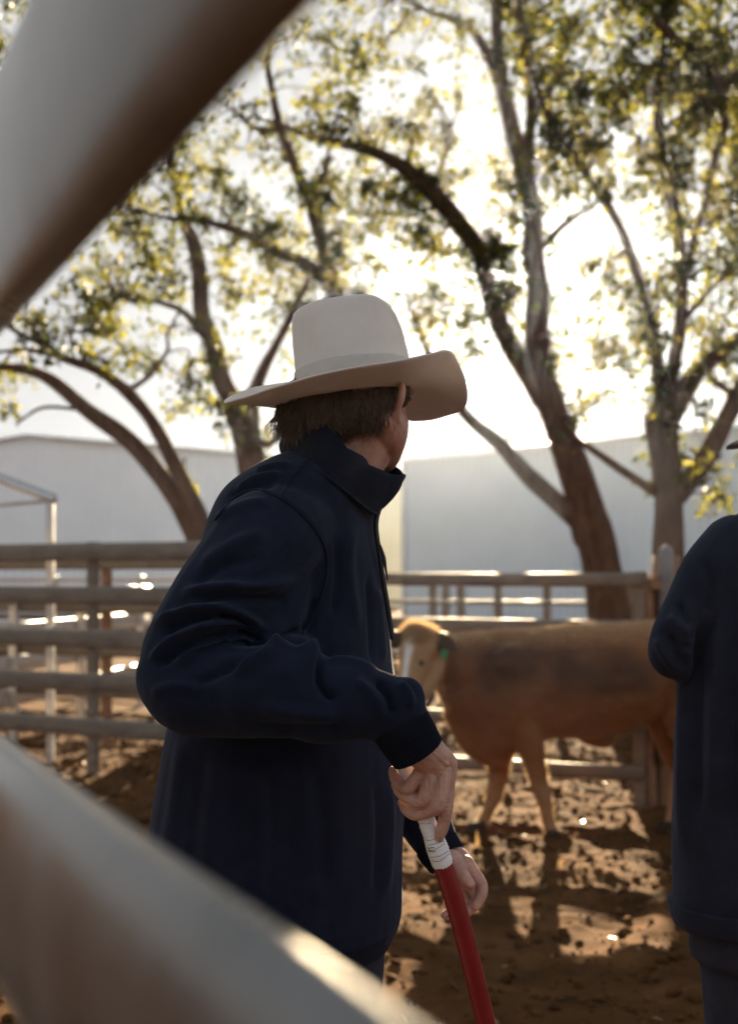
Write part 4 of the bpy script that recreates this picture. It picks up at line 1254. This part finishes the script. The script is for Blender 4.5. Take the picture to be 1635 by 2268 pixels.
hr2 = remesh([ellipsoid(H2 + [0, -.012, .01], (.083, .095, .115)), tube([H2 + [0, -.08, -.02], H2 + [0, -.075, -.075]], [.05, .03])], .005, 4)
link_mesh('hair', hr2, M['hair'], man2)
rings = []
for t in np.linspace(0, 1, 8):
    rings.append(np.array([H2 + [(.088 + .085 * t) * math.cos(a), (.104 + .085 * t) * math.sin(a), .045 - .030 * abs(math.cos(a)) ** 2 * t ** 1.5 - .012 * abs(math.sin(a)) * t ** 2] for a in np.arange(60) * math.pi / 30]))
hat2 = obj('hat', loft([np.array([H2 + [.088 * s * math.cos(a), .104 * s * math.sin(a), .05 + h] for a in np.arange(60) * math.pi / 30]) for h, s in ((0, 1), (.04, .99), (.09, .95), (.115, .88), (.122, .7), (.11, .3))]), M['felt_grey'], man2)
obj('brim', loft(rings + [r + [0, 0, .004] for r in rings[::-1]], cap=False), M['felt_grey'], hat2)
# ------------------------------------------------------------------ the calf
def coat_mat():
    m = mat('calf_coat', (0.80, 0.80, 0.80), 0.55, col2=(1, 1, 1), scale=9, bump=0.25, bscale=130, bdist=0.006, attr='coat', sheen=0.18, sheen_tint=(1.0, 0.75, 0.45), spec=0.2)
    return m
M['coat'] = coat_mat()
M['fur'] = mat('calf_fur', (0.50, 0.34, 0.18), 0.6, col2=(0.66, 0.47, 0.27), scale=4, trans=0.55, spec=0.3)
M['hoof'] = mat('hoof', (0.045, 0.030, 0.022), 0.95, spec=0.05)
M['eye'] = mat('eye', (0.006, 0.004, 0.003), 0.12, var=0.0)
M['ear_tag'] = mat('ear_tag', (0.01, 0.22, 0.06), 0.4, var=0.05)
YK = 7.42
cow = empty('calf', (P(1300, 1270, YK).x, YK, 0), 'ginger-brown calf with white face blaze and green ear tag standing side-on', 'calf')
secs = [(968, 1418, 1535, .10), (1005, 1402, 1598, .15), (1045, 1398, 1652, .20), (1100, 1395, 1682, .245), (1160, 1391, 1660, .265), (1230, 1387, 1632, .28), (1300, 1383, 1634, .29), (1370, 1379, 1626, .285),
        (1430, 1375, 1602, .265), (1490, 1376, 1572, .25), (1550, 1381, 1570, .235), (1600, 1394, 1572, .20), (1632, 1424, 1530, .12)]
rings = []
th = np.arange(28) * 2 * math.pi / 28
for u, vt, vb, hw in catmull(np.array(secs, float), 3):
    x = P(u, 0, YK).x; zt, zb = P(0, vt, YK).z, P(0, vb, YK).z
    cz, rz = (zt + zb) / 2, (zt - zb) / 2
    prof = 1 - 0.10 * np.sin(th)                       # narrower on top, fuller belly
    rings.append(np.stack([np.full(28, x), YK + hw * np.cos(th) * prof, cz + rz * np.sin(th)], 1))
cp = [loft(rings)]
nb, fb = 7.27, 7.50
cp += [chain([(1150, 1530, nb + .02, .13), (1165, 1610, nb, .105), (1182, 1680, nb, .070), (1196, 1735, nb, .052), (1204, 1758, nb, .050), (1212, 1800, nb, .036), (1220, 1832, nb, .038), (1228, 1852, nb - .03, .046)]),
       chain([(1110, 1560, fb - .06, .12), (1108, 1640, fb - .03, .095), (1104, 1700, fb, .065), (1098, 1740, fb, .052), (1093, 1762, fb, .049), (1080, 1800, fb, .036), (1068, 1825, fb, .038), (1060, 1838, fb - .03, .045)]),
       chain([(1520, 1490, nb + .03, .17), (1525, 1580, nb + .02, .14), (1540, 1660, nb, .085), (1572, 1722, nb, .055), (1568, 1745, nb, .050), (1558, 1800, nb, .036), (1556, 1832, nb, .039), (1548, 1852, nb - .02, .046)]),
       chain([(1500, 1500, fb - .08, .16), (1480, 1580, fb - .04, .125), (1482, 1640, fb, .080), (1505, 1705, fb, .055), (1502, 1730, fb, .050), (1492, 1780, fb, .037), (1488, 1815, fb, .039), (1480, 1836, fb - .02, .046)]),
       chain([(1300, 1628, YK, .05), (1338, 1645, YK, .034), (1358, 1640, YK, .02)]),
       ellipsoid(P(1135, 1500, nb - .01), (.13, .09, .20), 14, 10), ellipsoid(P(1496, 1400, nb + .03), (.07, .05, .05), 12, 8), ellipsoid(P(1585, 1412, nb + .08), (.05, .05, .05), 12, 8),
       # neck, head, jaw, brisket
       chain([(1060, 1470, YK, .20), (1010, 1470, 7.36, .165), (968, 1455, 7.30, .125)]),
       chain([(948, 1418, 7.28, .078), (929, 1426, 7.22, .106), (919, 1464, 7.14, .098), (909, 1508, 7.05, .068), (903, 1538, 6.99, .058), (901, 1552, 6.97, .052)]),
       chain([(958, 1470, 7.25, .085), (942, 1515, 7.15, .060), (925, 1545, 7.06, .045)]),
       chain([(918, 1395, 7.24, .045), (905, 1398, 7.21, .04)]),
       chain([(1020, 1580, YK, .10), (1060, 1640, YK, .11), (1100, 1670, YK, .09)])]
km = remesh(cp, 0.013, 7)
noise_skin(km, [(0.010, 0.16), (0.005, 0.05)], 41)
kv, kn = mverts(km), mnorms(km)
ku, kw = U0 + FPX * kv[:, 0] / kv[:, 1], V0 - FPX * (kv[:, 2] - EYE) / kv[:, 1]
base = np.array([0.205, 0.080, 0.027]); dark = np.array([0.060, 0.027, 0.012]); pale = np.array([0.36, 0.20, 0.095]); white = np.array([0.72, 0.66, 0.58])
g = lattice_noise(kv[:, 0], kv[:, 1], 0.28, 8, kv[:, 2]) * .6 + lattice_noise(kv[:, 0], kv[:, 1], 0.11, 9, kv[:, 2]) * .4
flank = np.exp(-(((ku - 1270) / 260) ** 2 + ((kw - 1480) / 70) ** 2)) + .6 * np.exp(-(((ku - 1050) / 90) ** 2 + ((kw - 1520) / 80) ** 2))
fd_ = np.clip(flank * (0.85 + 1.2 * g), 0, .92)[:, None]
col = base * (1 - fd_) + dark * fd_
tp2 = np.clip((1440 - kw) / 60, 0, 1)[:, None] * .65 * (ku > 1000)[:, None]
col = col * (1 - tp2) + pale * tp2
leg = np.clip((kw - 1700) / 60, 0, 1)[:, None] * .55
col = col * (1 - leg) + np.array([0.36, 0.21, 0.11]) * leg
hd_ = (kv[:, 1] < 7.33) & (ku < 985) & (kw < 1580)
col[hd_] = col[hd_] * .3 + np.array([0.42, 0.25, 0.125]) * .7
dist, tt = seg_dist(np.stack([ku, kw], 1), [(908, 1404), (899, 1416), (906, 1432), (901, 1462), (896, 1500), (892, 1540)])
wb = np.clip((np.interp(tt, [0, .2, .5, 1], [17, 12, 7, 9]) + 3 * g - dist) / 5, 0, 1)
wb = (wb * (kv[:, 1] < 7.25) * (kw < 1545))[:, None]
col = col * (1 - wb) + white * wb
muz = (np.clip((kw - 1530) / 20, 0, 1) * (kv[:, 1] < 7.08))[:, None]
col = col * (1 - muz) + np.array([0.30, 0.17, 0.13]) * muz
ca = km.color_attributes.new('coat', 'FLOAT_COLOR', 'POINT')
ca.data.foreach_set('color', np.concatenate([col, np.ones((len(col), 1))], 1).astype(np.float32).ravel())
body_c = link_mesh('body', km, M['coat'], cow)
kb = bvh_of(km)
# short hair that catches the low sun along the back, poll, throat and legs
rg = np.random.default_rng(17)
area = np.empty(len(km.polygons)); km.polygons.foreach_get('area', area)
cen = np.empty(len(km.polygons) * 3); km.polygons.foreach_get('center', cen); cen = cen.reshape(-1, 3)
nor = np.empty(len(km.polygons) * 3); km.polygons.foreach_get('normal', nor); nor = nor.reshape(-1, 3)
cu_ = U0 + FPX * cen[:, 0] / cen[:, 1]; cv_ = V0 - FPX * (cen[:, 2] - EYE) / cen[:, 1]
poll = np.exp(-(((cu_ - 918) / 45) ** 2 + ((cv_ - 1398) / 26) ** 2))
wgt = area * (0.9 * np.clip(nor[:, 2] - .55, 0, 1) + 0.5 * np.clip(nor[:, 1] - .2, 0, 1) + 0.45 * np.clip(np.abs(nor[:, 0]) - .45, 0, 1) * (nor[:, 1] > -.45) + 4 * poll)
idx = rg.choice(len(area), 32000, p=wgt / wgt.sum())
base_p = cen[idx] + rg.normal(0, .004, (len(idx), 3))
L = rg.uniform(.012, .024, len(idx)) * (1 + 1.3 * poll[idx])
dr = nor[idx] * .8 + rg.normal(0, .35, (len(idx), 3)) + np.array([.25, 0, -.25])
dr /= np.linalg.norm(dr, axis=1)[:, None]
sd = np.cross(dr, rg.normal(0, 1, dr.shape)); sd /= np.linalg.norm(sd, axis=1)[:, None]
tri = np.stack([base_p - sd * .0011 - dr * .003, base_p + sd * .0011 - dr * .003, base_p + dr * L[:, None]], 1).reshape(-1, 3)
fm = bpy.data.meshes.new('short_hair')
fm.vertices.add(len(tri)); fm.vertices.foreach_set('co', tri.ravel())
fm.loops.add(len(tri)); fm.loops.foreach_set('vertex_index', np.arange(len(tri), dtype=np.int32))
fm.polygons.add(len(idx)); fm.polygons.foreach_set('loop_start', np.arange(0, len(tri), 3, dtype=np.int32))
fm.update(calc_edges=True)
tag(link_mesh('short_hair', fm, M['fur'], cow, smooth=False), kind='stuff')
# ears, eyes, tag, hooves, tail, nostrils
def ear_vf(p0, p1, w, face):
    p0, p1 = np.array(p0, float), np.array(p1, float)
    return tube([p0, p0 * .7 + p1 * .3, p0 * .35 + p1 * .65, p1], [w * .45, w, w * .85, w * .2], n=12, sub=4, ref=face, squash=.28)
obj('ear', ear_vf(P(958, 1408, 7.22), P(1010, 1440, 7.12), .058, (0.3, -1, 0)), M['coat'], cow)
obj('ear', ear_vf(P(890, 1405, 7.20), P(852, 1428, 7.16), .050, (-0.3, -1, 0)), M['coat'], cow)
for o in cow.children:
    if o.name.startswith('ear'):
        a = o.data.color_attributes.new('coat', 'FLOAT_COLOR', 'POINT')
        a.data.foreach_set('color', np.tile([0.055, 0.027, 0.013, 1], len(o.data.vertices)).astype(np.float32))
tgp = np.array(P(984, 1446, 7.10))
obj('ear_tag', post_vf(tgp[0], tgp[1], tgp[2] - .030, tgp[2] + .020, .034, .004), M['ear_tag'], cow, smooth=False)
for u, v in ((933, 1468),):
    e = surf(kb, u, v, -.006)
    if e is not None:
        obj('eye', ellipsoid(e, (.021, .016, .017), 14, 10), M['eye'], cow)
for u, v, y in ((1230, 1862, nb - .05), (1058, 1848, fb - .05), (1546, 1862, nb - .04), (1478, 1846, fb - .04)):
    p = P(u, v, y)
    obj('hoof', loft([np.array([[p.x + (r * (1.15 if math.cos(a) < 0 else 1)) * math.cos(a), y + r * .9 * math.sin(a), z] for a in np.arange(16) * math.pi / 8]) for z, r in ((-.02, .062), (.02, .060), (.055, .050), (.075, .042))]), M['hoof'], cow)
tl = [(1628, 1402, YK, .032), (1652, 1440, YK, .024), (1658, 1540, YK, .018), (1655, 1640, YK, .018), (1652, 1690, YK, .03), (1652, 1740, YK, .01)]
t_o = obj('tail', chain(tl, n=10), M['coat'], cow)
a = t_o.data.color_attributes.new('coat', 'FLOAT_COLOR', 'POINT')
a.data.foreach_set('color', np.tile([0.20, 0.10, 0.04, 1], len(t_o.data.vertices)).astype(np.float32))
# ------------------------------------------------------------------ thin haze volume added for the veiling glare around the low sun
hz_m, t_ = new_mat('haze')
o_ = t_.nodes.new('ShaderNodeOutputMaterial')
pv = t_.nodes.new('ShaderNodeVolumePrincipled')
pv.inputs['Color'].default_value = (0.60, 0.735, 1.0, 1)
pv.inputs['Density'].default_value = 0.00030
pv.inputs['Anisotropy'].default_value = 0.88
t_.links.new(pv.outputs[0], o_.inputs['Volume'])
hz = obj('haze', box((-470, -330, -1.2), (470, 470, 13.0)), hz_m, smooth=False)
tag(hz, 'thin haze added over the yard for the veiling glow around the sun', 'haze', kind='stuff')
